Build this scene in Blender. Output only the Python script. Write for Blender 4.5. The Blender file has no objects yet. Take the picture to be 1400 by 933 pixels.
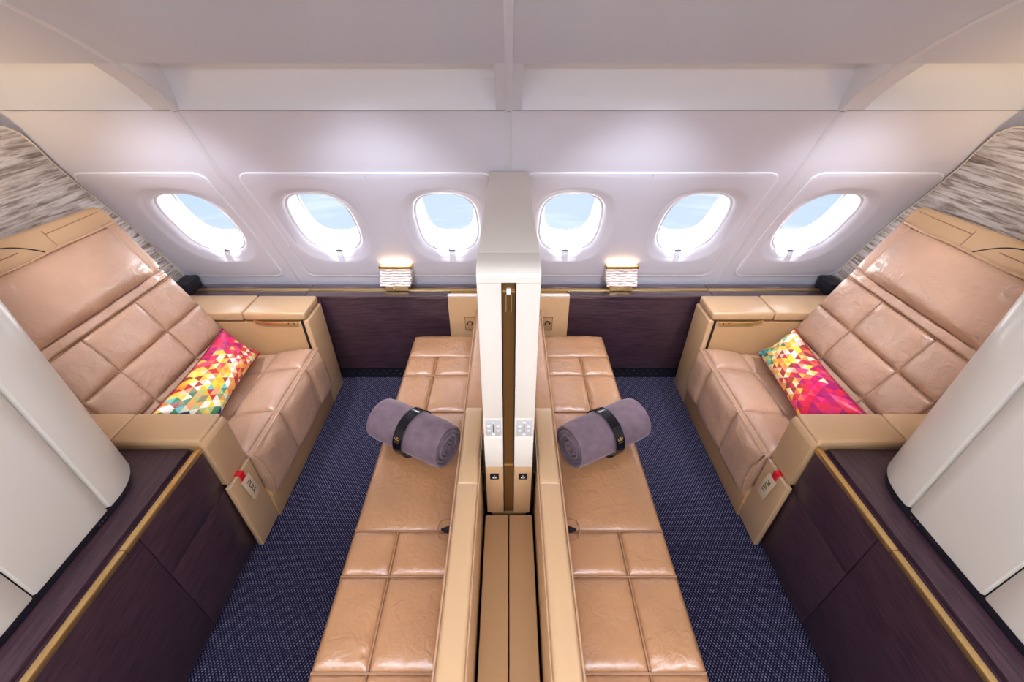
import bpy, bmesh, math, random
from mathutils import Vector, Matrix, noise
R = math.radians
scn = bpy.context.scene
COL = scn.collection

# ------------------------------------------------------------------ camera, sky, sun, lights, exposure
CAM_H = 1.86
FPX = 589.0
cam_d = bpy.data.cameras.new('camera')
cam = bpy.data.objects.new('camera', cam_d); COL.objects.link(cam)
cam.location = (0, 0, CAM_H)
cam.rotation_euler = (R(90 - 35.265), 0, 0)
cam_d.sensor_width = 36.0
cam_d.lens = 36.0 * FPX / 1400.0
cam_d.shift_x = 4.5 / 1400.0
cam_d.clip_start = 0.02
scn.camera = cam
scn.view_settings.view_transform = 'Standard'
scn.view_settings.look = 'None'
scn.view_settings.gamma = 1.0
scn.view_settings.use_curve_mapping = False
scn.view_settings.exposure = 0.0

LIGHT = dict(ceil=72.0, sun=220.0, sky=1.8, spot=80.0, cove=3.2, lamp=6.0)

world = bpy.data.worlds.new('sky'); scn.world = world
world.use_nodes = True
wn = world.node_tree.nodes; wl = world.node_tree.links
wn.clear()
w_out = wn.new('ShaderNodeOutputWorld'); w_bg = wn.new('ShaderNodeBackground')
w_tc = wn.new('ShaderNodeTexCoord'); w_sep = wn.new('ShaderNodeSeparateXYZ')
w_mr = wn.new('ShaderNodeMapRange'); w_mr.inputs[1].default_value = -0.6; w_mr.inputs[2].default_value = 0.6
w_ramp = wn.new('ShaderNodeValToRGB')
e = w_ramp.color_ramp.elements
e[0].position = 0.0; e[0].color = (0.44, 0.52, 0.60, 1)
e[1].position = 1.0; e[1].color = (0.20, 0.45, 0.85, 1)
for p, c in ((0.28, (0.38, 0.47, 0.60, 1)), (0.36, (0.33, 0.44, 0.58, 1)), (0.5, (0.46, 0.52, 0.58, 1)), (0.6, (0.26, 0.44, 0.66, 1))):
    q = e.new(p); q.color = c
w_map = wn.new('ShaderNodeMapping'); w_map.inputs['Scale'].default_value = (2, 2, 26)
w_no = wn.new('ShaderNodeTexNoise'); w_no.inputs['Scale'].default_value = 2.0
w_mix = wn.new('ShaderNodeMixRGB'); w_mix.blend_type = 'SCREEN'
w_cr = wn.new('ShaderNodeValToRGB')
w_cr.color_ramp.elements[0].position = 0.5; w_cr.color_ramp.elements[0].color = (0, 0, 0, 1)
w_cr.color_ramp.elements[1].position = 0.75; w_cr.color_ramp.elements[1].color = (0.3, 0.3, 0.3, 1)
w_mix.inputs[0].default_value = 0.6
wl.new(w_tc.outputs['Generated'], w_sep.inputs[0]); wl.new(w_sep.outputs[2], w_mr.inputs[0])
wl.new(w_mr.outputs[0], w_ramp.inputs[0]); wl.new(w_tc.outputs['Generated'], w_map.inputs[0])
wl.new(w_map.outputs[0], w_no.inputs['Vector']); wl.new(w_no.outputs['Fac'], w_cr.inputs[0])
wl.new(w_ramp.outputs[0], w_mix.inputs[1]); wl.new(w_cr.outputs[0], w_mix.inputs[2])
wl.new(w_mix.outputs[0], w_bg.inputs[0]); w_bg.inputs[1].default_value = LIGHT['sky']
wl.new(w_bg.outputs[0], w_out.inputs[0])

sun_d = bpy.data.lights.new('sun', 'SUN'); sun_d.energy = LIGHT['sun']; sun_d.angle = R(3); sun_d.color = (1, 0.98, 0.97)
sun = bpy.data.objects.new('sun', sun_d); COL.objects.link(sun)
sun.location = (0, 1.5, 8)
_sd = Vector((0.0, -math.cos(R(101)), -math.sin(R(101))))
sun.rotation_euler = _sd.to_track_quat('-Z', 'Y').to_euler()

def area(name, loc, size, power, color, target=None):
    l = bpy.data.lights.new(name, 'AREA'); l.shape = 'RECTANGLE'; l.size, l.size_y = size
    l.energy = power; l.color = color
    o = bpy.data.objects.new(name, l); COL.objects.link(o); o.location = loc
    dirv = Vector((0, 0, -1)) if target is None else (Vector(target) - Vector(loc))
    o.rotation_euler = dirv.to_track_quat('-Z', 'Y').to_euler()
    return o
# the cabin's ceiling lights over the aisle (their housings are built with the ceiling)
area('aisle_light', (0.0, -0.42, 2.085), (3.2, 0.34), LIGHT['ceil'], (0.80, 0.85, 1.0))

# four added spots out of view, to brighten benches, arms and ledges
ADDED_SPOTS = [(-1.38, 1.29), (-0.55, 1.29), (0.55, 1.29), (1.38, 1.29), (-2.24, 1.29), (2.24, 1.29)]   # the last two light the next suites
for (dx, dy) in ADDED_SPOTS:
    l = bpy.data.lights.new('added_spot', 'SPOT'); l.energy = LIGHT['spot']; l.color = (0.84, 0.88, 1.0)
    if abs(dx) > 2: l.energy = 50.0; l.color = (1.0, 0.82, 0.55)
    l.spot_size = R(78); l.spot_blend = 1.0; l.shadow_soft_size = 0.05
    o = bpy.data.objects.new('added_spot', l); COL.objects.link(o); o.location = (dx, dy, 1.93)
    o.rotation_euler = (Vector((dx * 1.03, 2.0, 0.5)) - o.location).to_track_quat('-Z', 'Y').to_euler()

# ------------------------------------------------------------------ materials
MATS = {}
def nt(name):
    m = bpy.data.materials.new(name); m.use_nodes = True
    MATS[name] = m
    t = m.node_tree
    return m, t.nodes, t.links, t.nodes['Principled BSDF']
def srgb(r, g, b):
    f = lambda c: (c / 255) / 12.92 if c <= 10 else (((c / 255) + 0.055) / 1.055) ** 2.4
    return (f(r), f(g), f(b), 1)
def basic(name, col, rough=0.5, metal=0.0, spec=0.5, bump=None, vary=0.0, coat=0.0, sheen=0.0, stretch=(1, 1, 1), nscale=30):
    m, n, l, b = nt(name)
    b.inputs['Base Color'].default_value = col
    b.inputs['Roughness'].default_value = rough; b.inputs['Metallic'].default_value = metal
    b.inputs['Specular IOR Level'].default_value = spec
    b.inputs['Coat Weight'].default_value = coat; b.inputs['Coat Roughness'].default_value = 0.3
    b.inputs['Sheen Weight'].default_value = sheen
    tc = n.new('ShaderNodeTexCoord'); mp = n.new('ShaderNodeMapping'); mp.inputs['Scale'].default_value = stretch
    l.new(tc.outputs['Object'], mp.inputs[0])
    no = n.new('ShaderNodeTexNoise'); no.inputs['Scale'].default_value = nscale; no.inputs['Detail'].default_value = 4
    l.new(mp.outputs[0], no.inputs['Vector'])
    if vary:
        mx = n.new('ShaderNodeMixRGB'); mx.blend_type = 'MULTIPLY'; mx.inputs[1].default_value = col
        cr = n.new('ShaderNodeValToRGB')
        cr.color_ramp.elements[0].color = (1 - vary,) * 3 + (1,); cr.color_ramp.elements[1].color = (1 + vary * 0.4,) * 3 + (1,)
        cr.color_ramp.elements[0].position = 0.3; cr.color_ramp.elements[1].position = 0.7
        l.new(no.outputs['Fac'], cr.inputs[0]); l.new(cr.outputs[0], mx.inputs[2]); mx.inputs[0].default_value = 1
        l.new(mx.outputs[0], b.inputs['Base Color'])
    if bump:
        bp = n.new('ShaderNodeBump'); bp.inputs['Strength'].default_value = bump[0]; bp.inputs['Distance'].default_value = bump[1]
        l.new(no.outputs['Fac'], bp.inputs['Height']); l.new(bp.outputs[0], b.inputs['Normal'])
    return m
def emit(name, col, strength):
    m, n, l, b = nt(name)
    b.inputs['Base Color'].default_value = col
    b.inputs['Emission Color'].default_value = col; b.inputs['Emission Strength'].default_value = strength
    return m

def leather(name, col, rough, coat=0.5):
    m, n, l, b = nt(name)
    b.inputs['Roughness'].default_value = rough; b.inputs['Specular IOR Level'].default_value = 0.6
    b.inputs['Coat Weight'].default_value = coat; b.inputs['Coat Roughness'].default_value = 0.33
    tc = n.new('ShaderNodeTexCoord')
    big = n.new('ShaderNodeTexNoise'); big.inputs['Scale'].default_value = 5; big.inputs['Detail'].default_value = 3
    wr = n.new('ShaderNodeTexNoise'); wr.inputs['Scale'].default_value = 22; wr.inputs['Detail'].default_value = 5; wr.inputs['Distortion'].default_value = 1.5
    fine = n.new('ShaderNodeTexVoronoi'); fine.inputs['Scale'].default_value = 420
    for q in (big, wr, fine): l.new(tc.outputs['Object'], q.inputs['Vector'])
    cr = n.new('ShaderNodeValToRGB')
    cr.color_ramp.elements[0].position = 0.3; cr.color_ramp.elements[0].color = tuple(c * 0.86 for c in col[:3]) + (1,)
    cr.color_ramp.elements[1].position = 0.75; cr.color_ramp.elements[1].color = tuple(min(1, c * 1.08) for c in col[:3]) + (1,)
    l.new(big.outputs['Fac'], cr.inputs[0]); l.new(cr.outputs[0], b.inputs['Base Color'])
    b1 = n.new('ShaderNodeBump'); b1.inputs['Strength'].default_value = 0.5; b1.inputs['Distance'].default_value = 0.010
    b2 = n.new('ShaderNodeBump'); b2.inputs['Strength'].default_value = 0.15; b2.inputs['Distance'].default_value = 0.001
    l.new(wr.outputs['Fac'], b1.inputs['Height']); l.new(fine.outputs['Distance'], b2.inputs['Height'])
    l.new(b1.outputs[0], b2.inputs['Normal']); l.new(b2.outputs[0], b.inputs['Normal'])
    return m

M_LEATHER = leather('tan_leather', srgb(188, 147, 119), 0.36)
M_BENCH = leather('bench_leather', srgb(183, 132, 88), 0.36, 1.0)
M_SEAM = basic('seam_leather', srgb(160, 118, 86), 0.55)
M_TAN = basic('tan_hide_panel', srgb(203, 164, 120), 0.36, coat=0.8, bump=(0.12, 0.001), nscale=260)
M_TAN2 = basic('tan_side_panel', srgb(188, 147, 102), 0.45, bump=(0.12, 0.001), nscale=260)
M_WALL = basic('white_wall_plastic', srgb(224, 221, 231), 0.38, bump=(0.05, 0.0006), nscale=320)
M_CEIL2 = basic('ceiling_panel_plastic', srgb(206, 204, 214), 0.5)
M_CEIL = basic('ceiling_plastic', srgb(219, 217, 224), 0.45, bump=(0.05, 0.0006), nscale=320)
M_REVEAL = basic('window_reveal_white', srgb(246, 247, 250), 0.4)
M_CREAM = basic('cream_lacquer', srgb(236, 228, 214), 0.28, bump=(0.03, 0.0004), nscale=200)
M_IVORY = basic('ivory_lacquer', srgb(240, 231, 215), 0.3)
M_DARK = basic('black_plastic', srgb(24, 22, 30), 0.4)
M_GAP = basic('dark_joint', srgb(52, 46, 44), 0.7)
M_JOINT = basic('grey_joint', srgb(150, 145, 148), 0.6)
M_GOLD = basic('brushed_gold', srgb(240, 206, 140), 0.42, metal=1.0, stretch=(4, 4, 90), nscale=40, vary=0.1)
M_BRASS = basic('bronze_slot', srgb(128, 92, 48), 0.4, metal=0.6, stretch=(1, 1, 0.1), nscale=12, vary=0.2)
M_METAL = basic('steel', srgb(150, 146, 144), 0.3, metal=1.0)
M_BAND = basic('gloss_black_band', srgb(16, 16, 22), 0.12)
M_RED = basic('red_ribbon', srgb(205, 16, 34), 0.5)
M_TAG = basic('cream_tag', srgb(196, 172, 142), 0.5)
M_INK = basic('black_print', srgb(30, 26, 24), 0.6)
M_PIPE = basic('piping_leather', srgb(186, 146, 112), 0.4)
M_GREYBTN = basic('grey_button_plate', srgb(206, 204, 200), 0.4)
M_BTN = basic('white_button', srgb(240, 240, 238), 0.35)
M_DIFF = emit('warm_diffuser', (1.0, 0.76, 0.46, 1), 1.6)
M_COVE = emit('cove_strip', (1.0, 0.80, 0.55, 1), LIGHT['cove'])
M_AISLE = emit('aisle_diffuser', (0.80, 0.85, 1.0, 1), 3.0)

def wood(name, stretch, coat=0.0):
    m, n, l, b = nt(name)
    b.inputs['Roughness'].default_value = 0.32; b.inputs['Specular IOR Level'].default_value = 0.5
    b.inputs['Coat Weight'].default_value = coat; b.inputs['Coat Roughness'].default_value = 0.22; b.inputs['Coat IOR'].default_value = 1.9
    tc = n.new('ShaderNodeTexCoord'); mp = n.new('ShaderNodeMapping'); mp.inputs['Scale'].default_value = stretch
    no = n.new('ShaderNodeTexNoise'); no.inputs['Scale'].default_value = 14; no.inputs['Detail'].default_value = 6
    l.new(tc.outputs['Object'], mp.inputs[0]); l.new(mp.outputs[0], no.inputs['Vector'])
    cr = n.new('ShaderNodeValToRGB')
    cr.color_ramp.elements[0].position = 0.3; cr.color_ramp.elements[0].color = srgb(46, 30, 37)
    cr.color_ramp.elements[1].position = 0.72; cr.color_ramp.elements[1].color = srgb(80, 54, 63)
    l.new(no.outputs['Fac'], cr.inputs[0]); l.new(cr.outputs[0], b.inputs['Base Color'])
    bp = n.new('ShaderNodeBump'); bp.inputs['Strength'].default_value = 0.12; bp.inputs['Distance'].default_value = 0.001
    l.new(no.outputs['Fac'], bp.inputs['Height']); l.new(bp.outputs[0], b.inputs['Normal'])
    return m
M_WOOD = wood('dark_wenge_along', (12, 0.8, 12))     # grain along y
M_LEDGE = wood('lacquered_wenge_ledge', (0.8, 12, 12), 1.0)
M_WOODX = wood('dark_wenge_across', (0.8, 12, 12))   # grain along x

def carpet():
    m, n, l, b = nt('navy_carpet')
    b.inputs['Roughness'].default_value = 0.95; b.inputs['Specular IOR Level'].default_value = 0.1
    tc = n.new('ShaderNodeTexCoord'); sp = n.new('ShaderNodeSeparateXYZ'); l.new(tc.outputs['Object'], sp.inputs[0])
    def mth(op, a, bb=None):
        q = n.new('ShaderNodeMath'); q.operation = op
        for i, v in enumerate((a, bb)):
            if v is None: continue
            if isinstance(v, (int, float)): q.inputs[i].default_value = v
            else: l.new(v, q.inputs[i])
        return q.outputs[0]
    def lattice(ax, ay):
        u = mth('MULTIPLY', sp.outputs[0], math.pi / ax); v = mth('MULTIPLY', sp.outputs[1], math.pi / ay)
        p = mth('COSINE', mth('ADD', u, v)); q = mth('COSINE', mth('SUBTRACT', u, v))
        return mth('ABSOLUTE', mth('MULTIPLY', p, q))
    dots = lattice(0.0125, 0.016)
    no = n.new('ShaderNodeTexNoise'); no.inputs['Scale'].default_value = 160; no.inputs['Detail'].default_value = 2
    l.new(tc.outputs['Object'], no.inputs['Vector'])
    big = lattice(0.052, 0.066)
    val = mth('MULTIPLY', dots, mth('ADD', mth('MULTIPLY', no.outputs['Fac'], 0.9), mth('MULTIPLY', big, 0.12)))
    cr = n.new('ShaderNodeValToRGB')
    cr.color_ramp.elements[0].position = 0.22; cr.color_ramp.elements[0].color = srgb(24, 22, 44)
    cr.color_ramp.elements[1].position = 0.62; cr.color_ramp.elements[1].color = srgb(140, 134, 160)
    l.new(val, cr.inputs[0]); l.new(cr.outputs[0], b.inputs['Base Color'])
    bp = n.new('ShaderNodeBump'); bp.inputs['Strength'].default_value = 0.5; bp.inputs['Distance'].default_value = 0.003
    l.new(dots, bp.inputs['Height']); l.new(bp.outputs[0], b.inputs['Normal'])
    return m
M_CARPET = carpet()

def streaks():
    m, n, l, b = nt('woven_streak_fabric')
    b.inputs['Roughness'].default_value = 0.5
    tc = n.new('ShaderNodeTexCoord')
    mp = n.new('ShaderNodeMapping'); mp.inputs['Scale'].default_value = (1, 2.6, 34); mp.inputs['Rotation'].default_value = (R(4), 0, 0)
    no = n.new('ShaderNodeTexNoise'); no.inputs['Scale'].default_value = 2.3; no.inputs['Detail'].default_value = 4; no.inputs['Distortion'].default_value = 0.9
    l.new(tc.outputs['Object'], mp.inputs[0]); l.new(mp.outputs[0], no.inputs['Vector'])
    cr = n.new('ShaderNodeValToRGB'); e = cr.color_ramp.elements
    e[0].position = 0.30; e[0].color = srgb(112, 98, 88)
    e[1].position = 0.72; e[1].color = srgb(238, 234, 228)
    for p, c in ((0.42, srgb(168, 154, 142)), (0.5, srgb(204, 195, 187)), (0.58, srgb(228, 222, 217))):
        q = e.new(p); q.color = c
    l.new(no.outputs['Fac'], cr.inputs[0]); l.new(cr.outputs[0], b.inputs['Base Color'])
    bp = n.new('ShaderNodeBump'); bp.inputs['Strength'].default_value = 0.5; bp.inputs['Distance'].default_value = 0.01
    l.new(no.outputs['Fac'], bp.inputs['Height']); l.new(bp.outputs[0], b.inputs['Normal'])
    return m
M_STREAK = streaks()

def onyx():
    m, n, l, b = nt('onyx_layers')
    b.inputs['Roughness'].default_value = 0.3
    tc = n.new('ShaderNodeTexCoord')
    mp = n.new('ShaderNodeMapping'); mp.inputs['Scale'].default_value = (14, 4, 70)
    no = n.new('ShaderNodeTexNoise'); no.inputs['Scale'].default_value = 1.3; no.inputs['Detail'].default_value = 3
    l.new(tc.outputs['Object'], mp.inputs[0]); l.new(mp.outputs[0], no.inputs['Vector'])
    cr = n.new('ShaderNodeValToRGB'); e = cr.color_ramp.elements
    e[0].position = 0.26; e[0].color = srgb(168, 112, 84)
    e[1].position = 0.40; e[1].color = srgb(250, 234, 224)
    l.new(no.outputs['Fac'], cr.inputs[0]); l.new(cr.outputs[0], b.inputs['Base Color'])
    return m
M_ONYX = onyx()

def velvet():
    m = basic('purple_velvet', srgb(122, 102, 109), 0.85, spec=0.15, bump=(0.25, 0.002), nscale=26, vary=0.22, sheen=0.5)
    b = m.node_tree.nodes['Principled BSDF']
    b.inputs['Sheen Roughness'].default_value = 0.4
    b.inputs['Sheen Tint'].default_value = srgb(222, 208, 222)
    return m
M_VELVET = velvet()

def glass():
    m, n, l, b = nt('window_pane_clear')
    n.remove(b)
    out = n['Material Output']
    tr = n.new('ShaderNodeBsdfTransparent'); gl = n.new('ShaderNodeBsdfGlossy'); gl.inputs['Roughness'].default_value = 0.05
    fr = n.new('ShaderNodeFresnel'); fr.inputs['IOR'].default_value = 1.25
    mx = n.new('ShaderNodeMixShader')
    l.new(fr.outputs[0], mx.inputs[0]); l.new(tr.outputs[0], mx.inputs[1]); l.new(gl.outputs[0], mx.inputs[2])
    l.new(mx.outputs[0], out.inputs['Surface'])
    return m
M_GLASS = glass()

def printed():
    m, n, l, b = nt('printed_satin')
    a = n.new('ShaderNodeVertexColor'); a.layer_name = 'print'
    l.new(a.outputs['Color'], b.inputs['Base Color'])
    b.inputs['Roughness'].default_value = 0.38
    b.inputs['Specular IOR Level'].default_value = 0.4
    tc = n.new('ShaderNodeTexCoord'); no = n.new('ShaderNodeTexNoise'); no.inputs['Scale'].default_value = 24
    l.new(tc.outputs['Object'], no.inputs['Vector'])
    bp = n.new('ShaderNodeBump'); bp.inputs['Strength'].default_value = 0.3; bp.inputs['Distance'].default_value = 0.006
    l.new(no.outputs['Fac'], bp.inputs['Height']); l.new(bp.outputs[0], b.inputs['Normal'])
    return m
M_PRINT = printed()

# ------------------------------------------------------------------ helpers
def world_at(o):
    if o is None or (o.type == 'MESH' and o.parent is not None): return Vector((0, 0, 0))   # part meshes keep world coordinates
    return o.location + world_at(o.parent)
def link(name, me, mat, parent=None):
    o = bpy.data.objects.new(name, me); COL.objects.link(o)
    if mat is not None and not me.materials: me.materials.append(mat)
    if parent is not None:
        o.parent = parent
        o.matrix_parent_inverse = Matrix.Translation(-world_at(parent))
    return o
def empty(name, loc):
    o = bpy.data.objects.new(name, None); COL.objects.link(o); o.location = loc; o.empty_display_size = 0.05
    return o
def thing(name, loc, label, cat, group=None):
    o = empty(name, loc); o['label'] = label; o['category'] = cat
    if group: o['group'] = group
    return o
def tag(o, label=None, cat=None, group=None, kind=None):
    if label: o['label'] = label
    if cat: o['category'] = cat
    if group: o['group'] = group
    if kind: o['kind'] = kind
    return o
def finish(bm, name, mat, parent, smooth=True, recalc=True, angle=38):
    if recalc: bmesh.ops.recalc_face_normals(bm, faces=bm.faces)
    me = bpy.data.meshes.new(name); bm.to_mesh(me); bm.free()
    if smooth:
        me.polygons.foreach_set('use_smooth', [True] * len(me.polygons))
        try: me.set_sharp_from_angle(angle=R(angle))
        except Exception: pass
    return link(name, me, mat, parent)
def pymesh(name, verts, faces, mat, parent=None, smooth=True, angle=38, recalc=True):
    bm = bmesh.new()
    vs = [bm.verts.new(v) for v in verts]
    for f in faces:
        try: bm.faces.new([vs[i] for i in f])
        except ValueError: pass
    return finish(bm, name, mat, parent, smooth, recalc, angle)
def add_box(bm, x0, x1, y0, y1, z0, z1):
    if x0 > x1: x0, x1 = x1, x0
    c = [bm.verts.new(p) for p in ((x0, y0, z0), (x1, y0, z0), (x1, y1, z0), (x0, y1, z0), (x0, y0, z1), (x1, y0, z1), (x1, y1, z1), (x0, y1, z1))]
    for f in ((0, 3, 2, 1), (4, 5, 6, 7), (0, 1, 5, 4), (1, 2, 6, 5), (2, 3, 7, 6), (3, 0, 4, 7)):
        bm.faces.new([c[i] for i in f])
def box(name, x0, x1, y0, y1, z0, z1, mat, parent=None, bev=0.0, seg=2):
    bm = bmesh.new(); add_box(bm, x0, x1, y0, y1, z0, z1)
    if bev: bmesh.ops.bevel(bm, geom=list(bm.edges), offset=bev, segments=seg, profile=0.5, affect='EDGES')
    return finish(bm, name, mat, parent)
def sbox(name, s, x0, x1, *a, **k):
    return box(name, s * x0, s * x1, *a, **k)
def prism(name, poly, axis, a0, a1, mat, parent=None, bev=0.0, seg=2, only=None, angle=38):
    """poly: 2D points; axis 'x' -> (y,z), 'y' -> (x,z), 'z' -> (x,y)"""
    def P(p, a):
        return {'x': (a, p[0], p[1]), 'y': (p[0], a, p[1]), 'z': (p[0], p[1], a)}[axis]
    bm = bmesh.new(); n = len(poly)
    A = [bm.verts.new(P(p, a0)) for p in poly]; B = [bm.verts.new(P(p, a1)) for p in poly]
    bm.faces.new(A); bm.faces.new(B[::-1])
    for i in range(n): bm.faces.new((A[i], B[i], B[(i + 1) % n], A[(i + 1) % n]))
    bmesh.ops.recalc_face_normals(bm, faces=bm.faces)
    if bev: bmesh.ops.bevel(bm, geom=list(bm.edges), offset=bev, segments=seg, profile=0.5, affect='EDGES', clamp_overlap=True)
    return finish(bm, name, mat, parent, angle=angle)
def tube(name, pts, r, mat, parent=None, n=8, closed=False):
    bm = bmesh.new(); rings = []
    pts = [Vector(p) for p in pts]; N = len(pts)
    for i, p in enumerate(pts):
        a = pts[(i - 1) % N] if (closed or i > 0) else p
        b = pts[(i + 1) % N] if (closed or i < N - 1) else p
        t = (b - a).normalized()
        ref = Vector((0, 0, 1)) if abs(t.z) < 0.9 else Vector((1, 0, 0))
        u = t.cross(ref).normalized(); v = t.cross(u)
        rings.append([bm.verts.new(p + u * r * math.cos(2 * math.pi * k / n) + v * r * math.sin(2 * math.pi * k / n)) for k in range(n)])
    for i in range(N if closed else N - 1):
        A, B = rings[i], rings[(i + 1) % N]
        for k in range(n): bm.faces.new((A[k], A[(k + 1) % n], B[(k + 1) % n], B[k]))
    if not closed: bm.faces.new(rings[0]); bm.faces.new(rings[-1][::-1])
    return finish(bm, name, mat, parent)
def frame(O, U, V, N):
    O, U, V, N = Vector(O), Vector(U), Vector(V), Vector(N)
    return lambda u, v, h: O + U * u + V * v + N * h
def quilt(name, fr, u0, u1, v0, v1, puff, mat, parent, n=18, wr=0.0035, seed=0, p=5.0, gap=0.003, skirt=0.012, asym=0.0):
    """a puffy sewn leather panel, edges drawn down to the seams"""
    u0 += gap; u1 -= gap; v0 += gap; v1 -= gap
    m = max(n, int(n * abs(v1 - v0) / max(1e-6, abs(u1 - u0))));  m = min(m, 46)
    vs = []; fs = []
    sd = Vector((seed * 3.7, seed * 1.9, seed * 0.7))
    for j in range(m + 1):
        b = math.sin(math.pi / 2 * (-1 + 2 * j / m))
        for i in range(n + 1):
            a = math.sin(math.pi / 2 * (-1 + 2 * i / n))
            u = u0 + (u1 - u0) * (a + 1) / 2; v = v0 + (v1 - v0) * (b + 1) / 2
            f = max(0.0, 1 - abs(a) ** p) ** 0.55 * max(0.0, 1 - abs(b) ** p) ** 0.55
            q = Vector((u, v, 0))
            w = noise.noise(Vector((u * 9, v * 9, 0)) + sd) * 0.8
            # gathers running away from the seams
            ea, eb = abs(a) ** 3, abs(b) ** 3
            w += noise.noise(Vector((u * 60, v * 14, 2)) + sd) * eb * 1.4
            w += noise.noise(Vector((u * 30, v * 17, 12)) + sd) * 0.45
            w += noise.noise(Vector((u * 14, v * 60, 5)) + sd) * ea * 1.4
            w += (1 - abs(noise.noise(Vector((u * 12 + v * 8, v * 16 - u * 5, 9)) + sd)) * 2) * 0.25
            h = puff * f * (1 + asym * b) + wr * w * min(1.0, f * 1.4)
            vs.append(fr(u, v, h))
    for j in range(m):
        for i in range(n):
            k = j * (n + 1) + i; fs.append((k, k + 1, k + n + 2, k + n + 1))
    # skirt, so that the panel has thickness down into the core
    ring = [i for i in range(n + 1)] + [(j) * (n + 1) + n for j in range(1, m + 1)] + [m * (n + 1) + i for i in range(n - 1, -1, -1)] + [j * (n + 1) for j in range(m - 1, 0, -1)]
    base = len(vs)
    for k in ring:
        j, i = divmod(k, n + 1)
        a = math.sin(math.pi / 2 * (-1 + 2 * i / n)); b = math.sin(math.pi / 2 * (-1 + 2 * j / m))
        vs.append(fr(u0 + (u1 - u0) * (a + 1) / 2, v0 + (v1 - v0) * (b + 1) / 2, -skirt))
    L = len(ring)
    for q in range(L): fs.append((ring[q], base + q, base + (q + 1) % L, ring[(q + 1) % L]))
    return pymesh(name, vs, fs, mat, parent, angle=60)

# ------------------------------------------------------------------ fuselage profile
PROF = [(2.385, 0.58), (2.358, 0.645), (2.158, 1.057), (1.968, 1.372), (1.84, 1.63), (1.648, 1.79), (1.391, 1.923), (1.08, 2.03), (0.6, 2.10), (0.0, 2.12), (-1.7, 2.12)]
def _spline(P, k=14):
    out = []
    for i in range(len(P) - 1):
        p0 = Vector(P[max(0, i - 1)]); p1 = Vector(P[i]); p2 = Vector(P[i + 1]); p3 = Vector(P[min(len(P) - 1, i + 2)])
        d = (p2 - p1).length
        m1 = (p2 - p0) / max(1e-6, ((p1 - p0).length + d)) * d; m2 = (p3 - p1) / max(1e-6, (d + (p3 - p2).length)) * d
        for j in range(k):
            t = j / k
            out.append(p1 * (2 * t**3 - 3 * t**2 + 1) + m1 * (t**3 - 2 * t**2 + t) + p2 * (-2 * t**3 + 3 * t**2) + m2 * (t**3 - t**2))
    out.append(Vector(P[-1])); return out
_S = _spline(PROF)
_A = [0.0]
for i in range(1, len(_S)): _A.append(_A[-1] + (_S[i] - _S[i - 1]).length)
KNOT = [_A[i * 14] for i in range(len(PROF))]
S_BOT, S_LOW, S_WIN, S_TOPL, S_SEAM, S_LIP = KNOT[:6]
S_END = _A[-1]
def prof(s):
    s = max(0.0, min(S_END - 1e-5, s))
    lo, hi = 0, len(_A) - 1
    while hi - lo > 1:
        mid = (lo + hi) // 2
        if _A[mid] <= s: lo = mid
        else: hi = mid
    t = (s - _A[lo]) / (_A[hi] - _A[lo])
    return _S[lo].lerp(_S[hi], t)
def W(x, s, off=0.0):
    """point on the sidewall; off > 0 moves into the cabin"""
    p = prof(s); t = (prof(s + 0.02) - prof(s - 0.02)).normalized()
    n = Vector((-t.y, t.x))            # (y,z) normal
    if n.dot(Vector((0.5, 1.0)) - p) < 0: n = -n
    return Vector((x, p.x + n.x * off, p.y + n.y * off))
def grid(bm, f, us, vs):
    rows = [[bm.verts.new(f(u, v)) for u in us] for v in vs]
    for j in range(len(vs) - 1):
        for i in range(len(us) - 1):
            bm.faces.new((rows[j][i], rows[j][i + 1], rows[j + 1][i + 1], rows[j + 1][i]))
def lin(a, b, n): return [a + (b - a) * i / n for i in range(n + 1)]

BAY = 1.27; PITCH = 0.635
WA, WB = 0.158, 0.214      # inner opening half width / height
OA, OB = 0.132, 0.178      # outer pane half width / height
HULL = 0.14
def win_c(th, a, b, n=2.9):
    c, s = math.cos(th), math.sin(th)
    r = (abs(c / a) ** n + abs(s / b) ** n) ** (-1 / n)
    return r * c, r * s
NW = 64

# ---- floor
box('floor', -2.6, 2.6, -1.8, 2.5, -0.04, 0.0, M_CARPET)['kind'] = 'structure'

# ---- window wall: one panel object per bay
wall = empty('wall_window', (0, 2.3, 0.6)); wall['kind'] = 'structure'
P_TOP = S_TOPL; P_BOT = S_LOW + 0.055
def surround(x0, x1, px0, px1):
    bm = bmesh.new(); lap = 0.05
    grid(bm, lambda x, s: W(x, s), lin(x0, x1, 2), lin(0.0, P_BOT + lap, 6))
    grid(bm, lambda x, s: W(x, s), lin(x0, x1, 2), lin(P_TOP - lap, S_SEAM - 0.0008, 12))
    for a, b in ((x0, px0 + lap), (px1 - lap, x1)):
        grid(bm, lambda x, s: W(x, s), lin(a, b, 2), lin(P_BOT + lap, P_TOP - lap, 20))
    return finish(bm, 'surround_panel', M_WALL, wall, recalc=False)
def rr_inside(u, v, u0, u1, v0, v1, rl, rr):
    if not (u0 <= u <= u1 and v0 <= v <= v1): return False
    for (r, cu, sg) in ((rl, u0 + rl, -1), (rr, u1 - rr, 1)):
        if r <= 0: continue
        if (u - cu) * sg > 0:
            for cv, sv in ((v0 + r, -1), (v1 - r, 1)):
                if (v - cv) * sv > 0 and (u - cu) ** 2 + (v - cv) ** 2 > r * r: return False
    return True
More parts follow.
